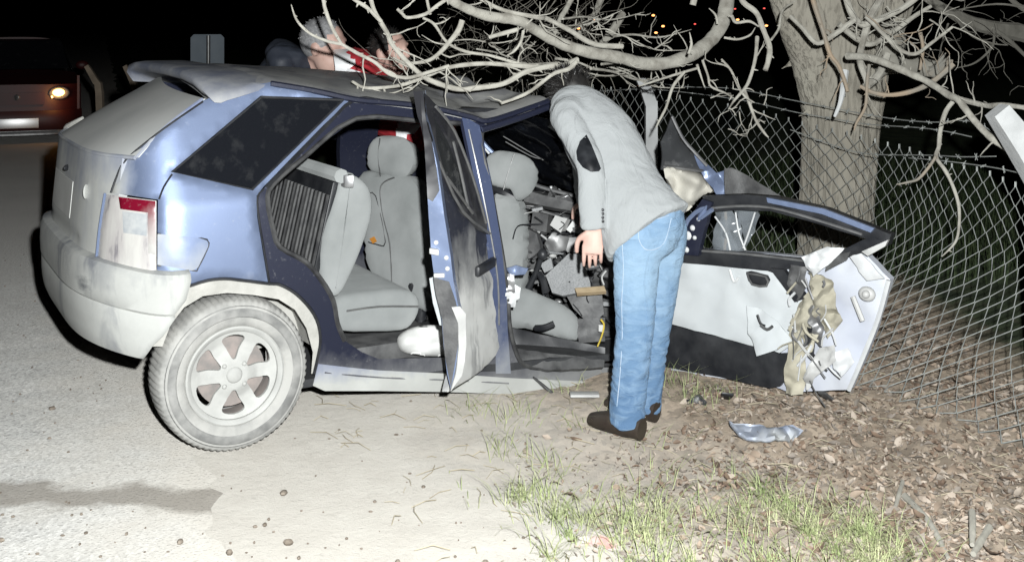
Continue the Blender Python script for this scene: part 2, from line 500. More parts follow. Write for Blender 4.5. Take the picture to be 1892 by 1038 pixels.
m_chrome = M("grey trim", (.3, .3, .3), (.2, .2, .2), 14, .4, metal=.6)
m_sign = M("grey sign back", (.26, .30, .34), (.21, .25, .29), 5, .55, metal=.2)
m_hill = M("dark hillside", (.02, .025, .02), (.015, .018, .015), .1, .9)
m_paper = M("crumpled paper", (.62, .56, .54), (.6, .35, .32), 9, .7, lo=.52, hi=.62)
def glass(name, tint, alpha, rough=.06, spots=0.0, dirt=(.30, .30, .29)):
    m, nt, b = nodes(name)
    b.inputs['Roughness'].default_value = rough
    n = nz(nt, 11, 6, .65)
    f = ramp(nt, n.outputs[0], [(.56, 0), (.74, 1)]).outputs[0]
    nt.links.new(mixc(nt, mth(nt, 'MULTIPLY', f, spots), tint, dirt), b.inputs['Base Color'])
    nt.links.new(mth(nt, 'ADD', mth(nt, 'MULTIPLY', f, spots), alpha, True), b.inputs['Alpha'])
    nt.links.new(mth(nt, 'ADD', mth(nt, 'MULTIPLY', f, .5 * spots), rough, True), b.inputs['Roughness'])
    return m
m_tint = glass("dark tinted glass", (.010, .011, .014), .9, .08, .07)
m_doorglass = glass("scratched smoked glass", (.03, .032, .034), .82, .2, .5, (.2, .2, .195))
m_film = glass("torn clear film", (.30, .33, .36), .30, .15, .4)
m_lens_clear = M("hazed clear lens", (.33, .35, .37), (.45, .46, .46), 24, .2, coat=.5)
m_lens_red = paint("red lens under dust", (.17, .005, .02), .76, .95, rough=.22, metal=0, amount=.9)
def lens_dust():
    m, nt, b = nodes("dust streaked lens")
    w = ramp(nt, nz(nt, 7, 5, .6, stretch=(2.2, 2.2, .5)).outputs[0], [(.40, (.5, .49, .465)), (.58, (.42, .40, .39)), (.68, (.16, .15, .17)), (.8, (.30, .12, .13))])
    nt.links.new(w.outputs[0], b.inputs['Base Color']); b.inputs['Roughness'].default_value = .5
    return m
m_lens_dust = lens_dust()
def emit(name, col, s):
    m, nt, b = nodes(name)
    b.inputs['Emission Color'].default_value = (*col, 1); b.inputs['Emission Strength'].default_value = s
    b.inputs['Base Color'].default_value = (*col, 1)
    return m
m_lamp_on = emit("lit orange headlamp", (1, .5, .12), 9)
m_city = emit("far sodium lamp", (1, .42, .14), 3)
m_cityr = emit("far red lamp", (1, .12, .1), 1.6)
m_cityw = emit("far white lamp", (1, .85, .6), 3)
# ------------------------------------------------------------------ setting: ground, road, hill
def axis(lo, hi, f0, f1, fine, grow=1.35):
    v = [f0]
    while v[-1] < f1: v.append(v[-1] + fine)
    s = fine
    while v[-1] < hi: s *= grow; v.append(v[-1] + s)
    s = fine; l = [f0]
    while l[-1] > lo: s *= grow; l.append(l[-1] - s)
    return sorted(l[1:]) + v
def road_edge(y):                                # x of the asphalt edge
    return -.30 - (y - 3.2) * .36 + .26 * noise.noise(Vector((y * 1.9, 3, 0))) + .10 * noise.noise(Vector((y * 7, 1, 0))) + .05 * noise.noise(Vector((y * 21, 1, 0)))
def ground_z(x, y):
    e = x - road_edge(y)
    k = max(0, min(1, e / 1.2)); far = max(0, min(1, (12 - y) / 4))
    return -.012 + k * far * (.035 * noise.noise(Vector((x * 1.6, y * 1.6, 0))) + .028 * noise.noise(Vector((x * 6, y * 6, 2))) + .012)
xs = axis(-320, 320, -1.2, 3.2, .05); ys_ = axis(-40, 420, 2.6, 7.5, .05)
g = MB(); nx = len(xs)
for y in ys_:
    for x in xs: g.v.append((x, y, ground_z(x, y)))
for j in range(len(ys_) - 1):
    for i in range(nx - 1): g.f.append((j * nx + i, j * nx + i + 1, (j + 1) * nx + i + 1, (j + 1) * nx + i))
def ground_mat():
    m, nt, b = nodes("leafy earth")
    b.inputs['Roughness'].default_value = .95; b.inputs['Diffuse Roughness'].default_value = 1.0
    a = ramp(nt, nz(nt, 2.2, 6, .6).outputs[0], [(.35, (.20, .16, .12)), (.52, (.27, .22, .17)), (.66, (.13, .105, .08))])
    v = nt.nodes.new("ShaderNodeTexVoronoi"); v.inputs['Scale'].default_value = 34; v.feature = 'F1'
    tc = nt.nodes.new("ShaderNodeTexCoord"); nt.links.new(tc.outputs['Object'], v.inputs[0])
    c = ramp(nt, v.outputs['Color'], [(.2, .55), (.8, 1.25)])
    mm = nt.nodes.new("ShaderNodeMix"); mm.data_type = 'RGBA'; mm.blend_type = 'MULTIPLY'; mm.inputs[0].default_value = .8
    nt.links.new(a.outputs[0], mm.inputs[6]); nt.links.new(c.outputs[0], mm.inputs[7])
    # darker damp soil further along the verge, pale dust by the asphalt
    sx = nt.nodes.new("ShaderNodeSeparateXYZ"); nt.links.new(tc.outputs['Object'], sx.inputs[0])
    e = mth(nt, 'ADD', sx.outputs['X'], mth(nt, 'MULTIPLY', sx.outputs['Y'], .36))
    e = mth(nt, 'ADD', e, mth(nt, 'MULTIPLY', mth(nt, 'SUBTRACT', nz(nt, 1.6, 5).outputs[0], .5), 1.2))
    f = ramp(nt, mth(nt, 'MULTIPLY', mth(nt, 'SUBTRACT', e, 1.25), .9), [(0, 1), (1, 0)])
    pale = mixc(nt, nz(nt, 7, 6, .65).outputs[0], (.47, .45, .41), (.36, .335, .30))
    near = mixc(nt, f.outputs[0], mm.outputs[2], pale)
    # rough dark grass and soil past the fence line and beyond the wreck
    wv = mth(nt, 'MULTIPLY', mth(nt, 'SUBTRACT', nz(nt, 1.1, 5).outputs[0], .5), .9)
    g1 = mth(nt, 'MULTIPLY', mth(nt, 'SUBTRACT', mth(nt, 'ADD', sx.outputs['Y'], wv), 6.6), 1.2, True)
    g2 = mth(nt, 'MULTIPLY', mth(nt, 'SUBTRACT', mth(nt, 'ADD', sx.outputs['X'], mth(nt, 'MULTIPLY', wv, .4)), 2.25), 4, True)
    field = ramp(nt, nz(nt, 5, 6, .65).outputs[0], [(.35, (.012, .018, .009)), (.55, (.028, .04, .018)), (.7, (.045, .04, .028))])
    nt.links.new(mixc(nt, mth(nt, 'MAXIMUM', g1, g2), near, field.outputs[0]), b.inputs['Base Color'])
    bump(nt, b, mth(nt, 'ADD', nz(nt, 24, 7, .72).outputs[0], mth(nt, 'MULTIPLY', nz(nt, 150, 4, .7).outputs[0], .5)), .7, .014)
    return m
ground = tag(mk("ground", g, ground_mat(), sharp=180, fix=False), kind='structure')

def road_mat():
    m, nt, b = nodes("dusty worn asphalt")
    b.inputs['Roughness'].default_value = .9; b.inputs['Diffuse Roughness'].default_value = 1.0
    n = nz(nt, 1.3, 6, .6)
    base = ramp(nt, n.outputs[0], [(.3, (.44, .435, .42)), (.55, (.36, .355, .34)), (.72, (.50, .49, .47))])
    v = nt.nodes.new("ShaderNodeTexVoronoi"); v.inputs['Scale'].default_value = 95
    tc = nt.nodes.new("ShaderNodeTexCoord"); nt.links.new(tc.outputs['Object'], v.inputs[0])
    c = ramp(nt, v.outputs['Color'], [(.1, .62), (.9, 1.25)])
    mm = nt.nodes.new("ShaderNodeMix"); mm.data_type = 'RGBA'; mm.blend_type = 'MULTIPLY'; mm.inputs[0].default_value = .75
    nt.links.new(base.outputs[0], mm.inputs[6]); nt.links.new(c.outputs[0], mm.inputs[7])
    sp = ramp(nt, nz(nt, 9, 5, .7).outputs[0], [(.66, 0), (.72, 1)])           # brown specks
    col = mixc(nt, mth(nt, 'MULTIPLY', sp.outputs[0], .7), mm.outputs[2], (.15, .12, .09))
    sx = nt.nodes.new("ShaderNodeSeparateXYZ"); nt.links.new(tc.outputs['Object'], sx.inputs[0])
    # a damp trail across the asphalt
    wob = mth(nt, 'MULTIPLY', mth(nt, 'SUBTRACT', nz(nt, 2.6, 5, .6).outputs[0], .5), .55)
    yy = mth(nt, 'ADD', mth(nt, 'ADD', sx.outputs['Y'], wob), mth(nt, 'MULTIPLY', sx.outputs['X'], .02))
    band = ramp(nt, mth(nt, 'ABSOLUTE', mth(nt, 'SUBTRACT', yy, 3.72)), [(.06, 1), (.13, 0)])
    xm = ramp(nt, mth(nt, 'ADD', sx.outputs['X'], 2.6), [(.05, 0), (.25, 1)])
    damp = mth(nt, 'MULTIPLY', mth(nt, 'MULTIPLY', band.outputs[0], xm.outputs[0]), .8); dm0 = mth(nt, 'SUBTRACT', 1.0, ramp(nt, mth(nt, 'ADD', mth(nt, 'ADD', sx.outputs['X'], mth(nt, 'MULTIPLY', sx.outputs['Y'], .36)), mth(nt, 'MULTIPLY', wob, .8)), [(.35, 0), (.75, 1)]).outputs[0]); damp = mth(nt, 'MULTIPLY', damp, dm0)
    fr = mth(nt, 'MULTIPLY', mth(nt, 'SUBTRACT', mth(nt, 'ADD', sx.outputs['Y'], mth(nt, 'MULTIPLY', wob, 3)), 5.2), .28, True)  # asphalt darkens with distance: flash falloff put into the colour
    col = mixc(nt, fr, col, mixc(nt, n.outputs[0], (.30, .29, .275), (.40, .385, .365)))
    ed_ = mth(nt, 'ADD', mth(nt, 'ADD', sx.outputs['X'], mth(nt, 'MULTIPLY', sx.outputs['Y'], .36)), mth(nt, 'MULTIPLY', mth(nt, 'SUBTRACT', nz(nt, 3.5, 6, .65).outputs[0], .5), 1.1))
    dm = ramp(nt, mth(nt, 'ADD', ed_, .4), [(.0, 0), (.75, 1)]).outputs[0]
    col = mixc(nt, mth(nt, 'MULTIPLY', dm, .9), col, mixc(nt, nz(nt, 7, 6, .65).outputs[0], (.47, .45, .41), (.36, .335, .30)))
    nt.links.new(mixc(nt, damp, col, (.16, .145, .125)), b.inputs['Base Color'])
    bump(nt, b, mth(nt, 'ADD', mth(nt, 'MULTIPLY', v.outputs['Distance'], .8), nz(nt, 60, 5, .7).outputs[0]), .55, .010)
    return m
rb = MB(); yv = [-6 + .04 * i for i in range(420)] + [11 + 1.0 * i for i in range(50)] + [62 + 12 * i for i in range(12)]
for y in yv:
    e = road_edge(y)
    for k in range(13): rb.v.append((e - 7.5 * k / 12, y, -.008 + (.0 if k else -.02)))
for j in range(len(yv) - 1):
    for i in range(12): rb.f.append((j * 13 + i + 1, j * 13 + i, (j + 1) * 13 + i, (j + 1) * 13 + i + 1))
tag(mk("road", rb, road_mat(), sharp=180, fix=False), kind='structure')

hb = MB()
for j in range(9):
    for i in range(60):
        x = -300 + 600 * i / 59; t = j / 8
        hb.v.append((x, 210 + 160 * t, -.5 + (22 + 10 * noise.noise(Vector((x * .012, 0, 3)))) * math.sin(min(1, t * 1.15) * 1.57)))
for j in range(8):
    for i in range(59): hb.f.append((j * 60 + i, j * 60 + i + 1, (j + 1) * 60 + i + 1, (j + 1) * 60 + i))
tag(mk("hill", hb, m_hill, sharp=180, fix=False), kind='structure')

# ------------------------------------------------------------------ the wrecked car
car = thing("wrecked_car", "crashed dusty blue hatchback with its right side doors torn open", "car", (OX, OY, 0), TH)
def cp(name, mb, mat, parent=None, **k): return mk(name, mb, mat, parent or car, **k)

# side frame with the two door openings
rear_open = [(658, 219), (777, 224), (850, 228), (872, 330), (897, 450), (914, 600), (902, 655), (824, 660), (700, 663), (668, 650), (637, 629), (624, 598), (616, 556), (595, 519), (564, 483), (517, 456), (504, 420), (495, 373), (504, 342), (564, 289)]
front_open = [(892, 243), (950, 222), (1016, 200), (1075, 235), (1200, 352), (1252, 478), (1236, 570), (1225, 680), (1120, 673), (1016, 679), (969, 674), (951, 643), (941, 596), (938, 544), (928, 471), (905, 340)]
frame_out = [(655, 180), (720, 186), (790, 195), (870, 213), (900, 221), (960, 202), (1014, 184), (1090, 228), (1215, 345), (1272, 478), (1256, 590), (1245, 722), (1120, 718), (940, 706), (830, 704), (700, 702), (600, 700), (582, 690), (586, 664), (592, 631), (588, 599), (574, 571), (546, 542), (517, 526), (497, 524), (486, 450), (478, 400), (476, 362), (490, 345), (545, 288), (600, 232)]
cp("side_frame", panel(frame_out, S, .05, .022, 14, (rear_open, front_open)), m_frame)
def sline(pts, r, mat, name, parent=None, off=-.004, n=6, sub=3, fn=S): return cp(name, MB().tube([fn(*p, off) for p in pts], r, n, sub), mat, parent)
sline(rear_open[10:] + rear_open[:3], .010, m_seal, "door_seal", off=.018)
sline([(1016, 198)] + [(950, 220), (890, 243), (905, 340), (928, 471), (938, 544), (941, 596), (951, 643), (969, 674), (1016, 680), (1120, 674), (1225, 681)], .010, m_seal, "door_seal", off=.018)
cp("b_pillar", panel([(852, 212), (886, 232), (905, 320), (926, 450), (936, 540), (938, 610), (944, 690), (916, 690), (915, 600), (900, 460), (878, 340), (858, 240)], S, .03, .006, 12), m_pillar)
sline([(866, 240), (886, 330), (908, 440), (920, 520), (922, 600)], .004, m_chrome, "pillar_highlight", off=.004)  # thin pale strip stands in for the highlight along the pillar edge
sline([(493, 345), (548, 288), (603, 232), (655, 184), (720, 190), (790, 199), (880, 218), (900, 224), (960, 206), (1014, 188)], .009, m_black, "roof_gutter", off=.012)
# quarter panel with the C pillar
quarter = [(375, 186), (430, 166), (500, 152), (580, 164), (652, 180), (597, 232), (542, 288), (487, 345), (474, 362), (475, 400), (483, 450), (495, 522), (449, 517), (416, 514), (384, 517), (351, 527), (290, 517), (292, 369), (205, 356), (215, 325), (232, 292), (300, 238)]
qwin = [(482, 180), (634, 185), (466, 350), (318, 318)]
cp("quarter_panel", panel(quarter, S, .018, 0, 12, (qwin,), rim=.006, rimw=6), m_quarter)
cp("quarter_window", panel([(481, 179), (636, 184), (467, 352), (315, 319)], S, .006, .012, 18), m_tint)
sline(qwin + [qwin[0], qwin[1]], .006, m_black, "window_seal", off=.004, sub=1)
sline([(318, 322), (303, 345), (294, 368)], .004, m_black, "panel_gap", off=-.001)
sline([(487, 350), (476, 364), (478, 400), (486, 450), (498, 523)], .004, m_black, "panel_gap", off=0)
sline([(375, 188), (300, 240), (234, 294), (216, 326), (205, 356)], .004, m_black, "panel_gap", off=0)
flap = [(291, 432), (372, 440), (384, 446), (385, 455), (366, 494), (356, 500), (291, 489)]
cp("fuel_flap", panel(flap, S, .006, -.004, 14, rim=.003, rimw=4), paint("dusty fuel flap", BLUE, .55, .86, (-.05, .3)))
sline([(291, 432), (372, 440), (384, 446), (385, 456), (366, 495), (356, 500), (291, 490)], .003, m_black, "panel_gap", parent=None, off=.001, sub=2)
# wheel arch lip and dogleg
arch = [(272, 640), (287, 603), (303, 575), (327, 546), (351, 528), (384, 518), (416, 515), (449, 518), (497, 524), (517, 526), (546, 542), (574, 571), (588, 599), (592, 631), (586, 664), (580, 690)]
sline(arch[4:], .006, m_black, "panel_gap", off=.002)
inner = [(575, 690), (578, 650), (566, 606), (545, 572), (515, 553), (470, 545), (420, 541), (375, 547), (340, 568), (315, 600), (300, 640)]
cp("arch_liner", panel(arch + inner, S, .05, .010, 10, rough=.012), m_liner)
wh = MB(); rows = []
for (yy, rr) in ((.03, .352), (.12, .352), (.24, .345), (.25, .10)):
    rows.append([W(-rr * math.cos(math.pi * (k / 30)) * 1.0, yy, .272 + rr * math.sin(math.pi * (k / 30))) for k in range(7, 30)])
wh.rings(rows, caps=False, closed=False)
cp("wheel_house", wh, m_liner, fix=False)
# sill
cp("sill", panel([(588, 672), (640, 678), (700, 684), (830, 690), (940, 698), (1120, 706), (1244, 714), (1240, 748), (1120, 740), (940, 728), (830, 724), (705, 722), (600, 722), (578, 712)], S, .05, -.004, 14, rough=.01), m_sill)
sline([(600, 688), (700, 697), (830, 702), (940, 708)], .003, m_frame, "sill_seam", off=-.004)

# tail lamp on the rear corner
tl = cp("tail_light", panel([(196, 359), (289, 371), (289, 515), (236, 509), (200, 497), (179, 478), (184, 420)], S, .03, -.007, 9, rim=.008, rimw=6), m_lens_dust)
cp("red_lens", panel([(219, 364), (287, 372), (287, 470), (274, 468), (273, 393), (222, 386)], S, .012, -.013, 7, rim=.003, rimw=4), m_lens_red, tl)
cp("clear_lens", panel([(226, 390), (271, 396), (271, 436), (228, 430)], S, .012, -.011, 7), m_lens_clear, tl)
sline([(194, 357), (184, 420), (178, 479)], .005, m_blue, "lamp_surround", parent=tl, off=-.004)

# rear surfaces in the car frame
def xr(y, c=-.48, a=.22): return c + a * abs((y - .8) / .8) ** 4
def grid(fn, nu, nv, thick):
    mb = MB()
    for s in (0, 1):
        for j in range(nv + 1):
            for i in range(nu + 1): mb.v.append(tuple(fn(i / nu, j / nv, thick * s)))
    n = (nu + 1) * (nv + 1)
    ix = lambda i, j, s: s * n + j * (nu + 1) + i
    for j in range(nv):
        for i in range(nu):
            mb.f.append((ix(i, j, 0), ix(i + 1, j, 0), ix(i + 1, j + 1, 0), ix(i, j + 1, 0)))
            mb.f.append((ix(i, j, 1), ix(i, j + 1, 1), ix(i + 1, j + 1, 1), ix(i + 1, j, 1)))
    for i in range(nu):
        mb.f.append((ix(i, 0, 1), ix(i + 1, 0, 1), ix(i + 1, 0, 0), ix(i, 0, 0))); mb.f.append((ix(i, nv, 0), ix(i + 1, nv, 0), ix(i + 1, nv, 1), ix(i, nv, 1)))
    for j in range(nv):
        mb.f.append((ix(0, j, 0), ix(0, j + 1, 0), ix(0, j + 1, 1), ix(0, j, 1))); mb.f.append((ix(nu, j, 1), ix(nu, j + 1, 1), ix(nu, j + 1, 0), ix(nu, j, 0)))
    return mb
def hatch(u, v, o):
    y = .165 + 1.28 * u; z = .60 + .47 * v
    x = xr(y) + .045 * v + .012 * math.exp(-((v - .30) / .03) ** 2) * (1 if .22 < u < .85 else 0) + o
    return W(x, y, z)
tg = cp("tailgate", grid(hatch, 30, 22, .03), m_tail)
def rglass(u, v, o):
    yb = .115 + 1.40 * u; yt = .165 + 1.20 * u
    xb = xr(yb) + .055; xt = -.055 + .10 * u - .05 * math.sin(math.pi * u)
    return W(xb + (xt - xb) * v + o - .02 * math.sin(math.pi * v), yb + (yt - yb) * v, 1.075 + (.20 + .035 * u) * v)
cp("rear_window", grid(rglass, 24, 12, .008), m_dustyglass, tg)
cp("window_seal", MB().tube([rglass(u / 12, 0, -.006) for u in range(13)], .008, 6, 2), m_tail, tg)
cp("window_seal", MB().tube([rglass(0, u / 8, -.004) for u in range(9)], .006, 6, 2), m_tail, tg)
wp = MB().tube([rglass(.97, -.05, -.008), rglass(.95, .02, -.022), rglass(.92, .12, -.020), rglass(.90, .24, -.012)], [.022, .020, .011, .007], 8, 3)
cp("wiper", wp, m_liner, tg)
rs = lambda px, py, o=0: S(px, py, o)
def hloc(y, v, o): 
    return hatch((y - .165) / 1.28, v, o)
cp("panel_gap", MB().tube([hatch(u / 20, .015, -.004) for u in range(21)], .006, 6, 1), m_black, tg)
pr = MB()
pr2 = grid(lambda u, v, o: hloc(.62 + .50 * u, .42 + .30 * v, o - .002), 4, 3, .003)
cp("number_plate", pr2, M("dust coated number plate", (.58, .58, .56), (.5, .5, .48), 6, .7), tg)
rec = MB().tube([hloc(.50, .36, -.004), hloc(.50, .78, -.004), hloc(1.22, .78, -.004), hloc(1.22, .36, -.004), hloc(.50, .36, -.004)], .005, 6, 1)

cp("badge", MB().ell(hloc(.38, .70, -.006), Vector((0, .028, 0)), Vector((.006, 0, 0)), Vector((0, 0, .028))), paint("dusty badge", (.25, .35, .5), .9, 1.6), tg)
cp("lock_button", MB().ell(hloc(.78, .80, -.004), Vector((0, .03, 0)), Vector((.01, 0, 0)), Vector((0, 0, .012))), m_black, tg)

# bumper: swept round the tail
def bplan(off):
    pts = [Vector((x, 0)) for x in (-.02, -.06, -.10)]
    hx, hy = .332 - off, .815 - off
    for i in range(0, 61):
        a = math.pi * i / 60
        c, s_ = math.cos(a), math.sin(a)
        pts.append(Vector((-.15 - hx * abs(s_) ** (2 / 2), .8 - hy * (1 if c > 0 else -1) * abs(c) ** (2 / 4))))
    pts += [Vector((-.10, 1.6)), Vector((-.02, 1.6))]
    for p in pts[:3]: p.y = .8 - hy
    for p in pts[-2:]: p.y = .8 + hy
    return pts
prof = [(.675, .09), (.673, .012), (.664, -.010), (.645, -.018), (.58, -.020), (.535, -.018), (.524, -.008), (.514, -.014), (.46, -.014), (.42, -.010), (.39, -.004), (.366, .006), (.36, .05)]
rings = []
for (z, o) in prof:
    pl = bplan(o); x0 = -.125 - .165 * max(0, min(1, (.64 - z) / .27)) ** 1.0
    cut = [p for p in pl if not (p.x > x0 and p.y < .8)]
    # arc length resample
    L = [0]
    for i in range(1, len(cut)): L.append(L[-1] + (cut[i] - cut[i - 1]).length)
    row = []
    for k in range(72):
        d = L[-1] * (k / 71); i = 1
        while i < len(L) - 1 and L[i] < d: i += 1
        t = (d - L[i - 1]) / max(1e-9, L[i] - L[i - 1]); q = cut[i - 1].lerp(cut[i], max(0, min(1, t)))
        rear = max(0, min(1, (-q.x - .2) / .3)); rear = rear * rear * (3 - 2 * rear)
        row.append(W(q.x, q.y, z + .045 * rear))
    rings.append(row)
# a dark rubbed scuff on the bumper corner
nt_ = m_bumper.node_tree; bs_ = nt_.nodes["Principled BSDF"]; old_ = bs_.inputs['Base Color'].links[0].from_socket
tc_ = nt_.nodes.new("ShaderNodeTexCoord"); mp_ = nt_.nodes.new("ShaderNodeMapping"); sc_ = FRAME[car] @ S(168, 522)
mp_.inputs['Location'].default_value = (-sc_.x * 7, -sc_.y * 7, -sc_.z * 16); mp_.inputs['Scale'].default_value = (7, 7, 16)
ln_ = nt_.nodes.new("ShaderNodeVectorMath"); ln_.operation = 'LENGTH'
nt_.links.new(tc_.outputs['Object'], mp_.inputs[0]); nt_.links.new(mp_.outputs[0], ln_.inputs[0])
rr_ = ramp(nt_, mth(nt_, 'ADD', ln_.outputs['Value'], mth(nt_, 'MULTIPLY', nz(nt_, 16, 6, .7, stretch=(1, 1, 3)).outputs[0], .9)), [(.5, .9), (1.0, 0)])
nt_.links.new(mixc(nt_, rr_.outputs[0], old_, (.05, .055, .07)), bs_.inputs['Base Color'])
bmb = MB()
n = 72
for r in rings: bmb.v += [tuple(q) for q in r]
for i in range(len(rings) - 1):
    for j in range(n - 1): bmb.f.append((i * n + j, i * n + j + 1, (i + 1) * n + j + 1, (i + 1) * n + j))
bump_o = cp("bumper", bmb, m_bumper, fix=False)
sm = bump_o.modifiers.new("thick", 'SOLIDIFY'); sm.thickness = .012; sm.offset = 0

# spoiler over the rear window
sp = MB(); rings = []
for (y, xt, zt) in [(.13, -.03, 1.272), (.16, -.045, 1.297), (.21, -.055, 1.325), (.32, -.062, 1.352), (.5, -.062, 1.368), (.8, -.062, 1.376), (1.15, -.066, 1.380), (1.32, -.076, 1.380), (1.42, -.086, 1.374), (1.46, -.086, 1.335), (1.47, -.06, 1.295)]:
    fz = 1.315 + .02 * math.sin(math.pi * (y / 1.6)) if .14 < y < 1.45 else 1.29
    if y < .21 or y > 1.42:
        k = (y - .13) / .08 if y < .21 else (1.47 - y) / .05
        k = max(0.0, min(1.0, k)); jx = .06 + .24 * k; th_ = .012 + .028 * k
        rings.append([W(jx, y, fz), W(lx := xt + (jx - xt) * .6, y, (zt + fz) * .5 + .004), W(xt + .03, y, zt + .006), W(xt + .008, y, zt), W(xt, y, zt - th_ * .3), W(xt + .006, y, zt - th_ * .8), W(xt + .03, y, zt - th_), W(lx, y, (zt + fz) * .5 - th_), W(jx, y, fz - th_)])
        continue
    rings.append([W(.30, y, fz), W(.14, y, max(zt, fz) + .006), W(xt + .05, y, zt + .006), W(xt + .008, y, zt), W(xt, y, zt - .014), W(xt + .008, y, zt - .034), W(xt + .04, y, zt - .044), W(.10, y, min(zt, fz) - .045), W(.30, y, fz - .03)])
sp.rings(rings)
cp("spoiler", sp, paint("dusty spoiler", (.12, .14, .21), 1.15, 1.6, (.10, .32), dust=(.38, .38, .37), rough=.5, metal=.1), sharp=60)

# roof: crown with crumpling towards the front
near = [(375, 188), (430, 168), (500, 153), (580, 165), (655, 181), (720, 187), (790, 196), (870, 214), (900, 222), (960, 203), (1014, 185)]
nearp = [S(*p, .012) for p in near]
CARF = FRAME[car]
def roof(u, v, o):
    t = u * (len(nearp) - 1); i = min(int(t), len(nearp) - 2)
    a = CARF @ nearp[i].lerp(nearp[i + 1], t - i)
    a.x = max(a.x, -.03 + .02 * u)
    zf = 1.335 - .13 * max(0, u - .45); x1 = a.x + .01
    b = Vector((x1, 1.46, zf))
    c = a.lerp(b, v)
    c.z += .055 * math.sin(math.pi * v) ** .6 * (1 - .5 * u)
    k = max(0, u - .45) * 2
    c.z += k * (.035 * noise.noise(Vector((c.x * 4, c.y * 4, 0))) + .03 * noise.noise(Vector((c.x * 11, c.y * 9, 4)))) * math.sin(math.pi * min(1, v * 1.2))
    return W(c.x, c.y, c.z - o)
cp("roof", grid(roof, 60, 34, .02), m_roof, sharp=50)
for pts in ([(656, 182), (720, 174), (800, 170)], [(800, 196), (880, 180), (940, 176), (1000, 178)], [(900, 220), (930, 196), (975, 186)]):
    q = [CARF @ S(*p, .0) for p in pts]
sline([(500, 155), (580, 168), (655, 184), (720, 190), (790, 198), (870, 216), (900, 224), (960, 206), (1014, 187)], .012, m_frame, "roof_rail", off=.0)
rail = MB().tube([S(890, 240, 0), S(930, 228, -.005), S(975, 213, -.005), S(1016, 197, 0)], .014, 8, 3)
cp("roof_rail", rail, m_frame)

# far side of the body, floor, bulkhead
def loc(x, y, z): return W(x, y, z)
def xz_panel(outline, yfn, thick, holes=(), step=.08):
    fn = lambda x, z, o: W(x, yfn(x, z) + o, z)
    return panel(outline, fn, thick, 0, step, holes)
fy = lambda x, z: 1.6 - base_y(z)
far_hole = [(.34, .42), (.2, .9), (.52, 1.21), (1.0, 1.22), (1.03, .8), (1.02, .34), (.5, .30)]
far_hole2 = [(1.23, .32), (1.23, .8), (1.23, 1.185), (1.45, 1.17), (1.9, .85), (1.95, .3)]
far_win = [(-.12, .98), (.12, .96), (.40, 1.2), (.14, 1.22)]
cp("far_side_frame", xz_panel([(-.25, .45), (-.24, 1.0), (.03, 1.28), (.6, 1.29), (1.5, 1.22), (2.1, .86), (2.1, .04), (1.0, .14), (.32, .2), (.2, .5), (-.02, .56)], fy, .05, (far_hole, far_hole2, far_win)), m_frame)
cp("floor_pan", grid(lambda u, v, o: W(.28 + 1.85 * u, .06 + 1.48 * v, .20 - .13 * u + .012 * noise.noise(Vector((u * 9, v * 7, 0))) - o), 20, 14, .03), m_floor)
cp("boot_floor", grid(lambda u, v, o: W(-.36 + .66 * u, .14 + 1.32 * v, .55 - .2 * u - o), 4, 4, .03), m_floor)
cp("headlining", grid(lambda u, v, o: W(.05 + 1.32 * u, .2 + 1.2 * v, 1.235 - .05 * u - o), 6, 6, .015), m_black)

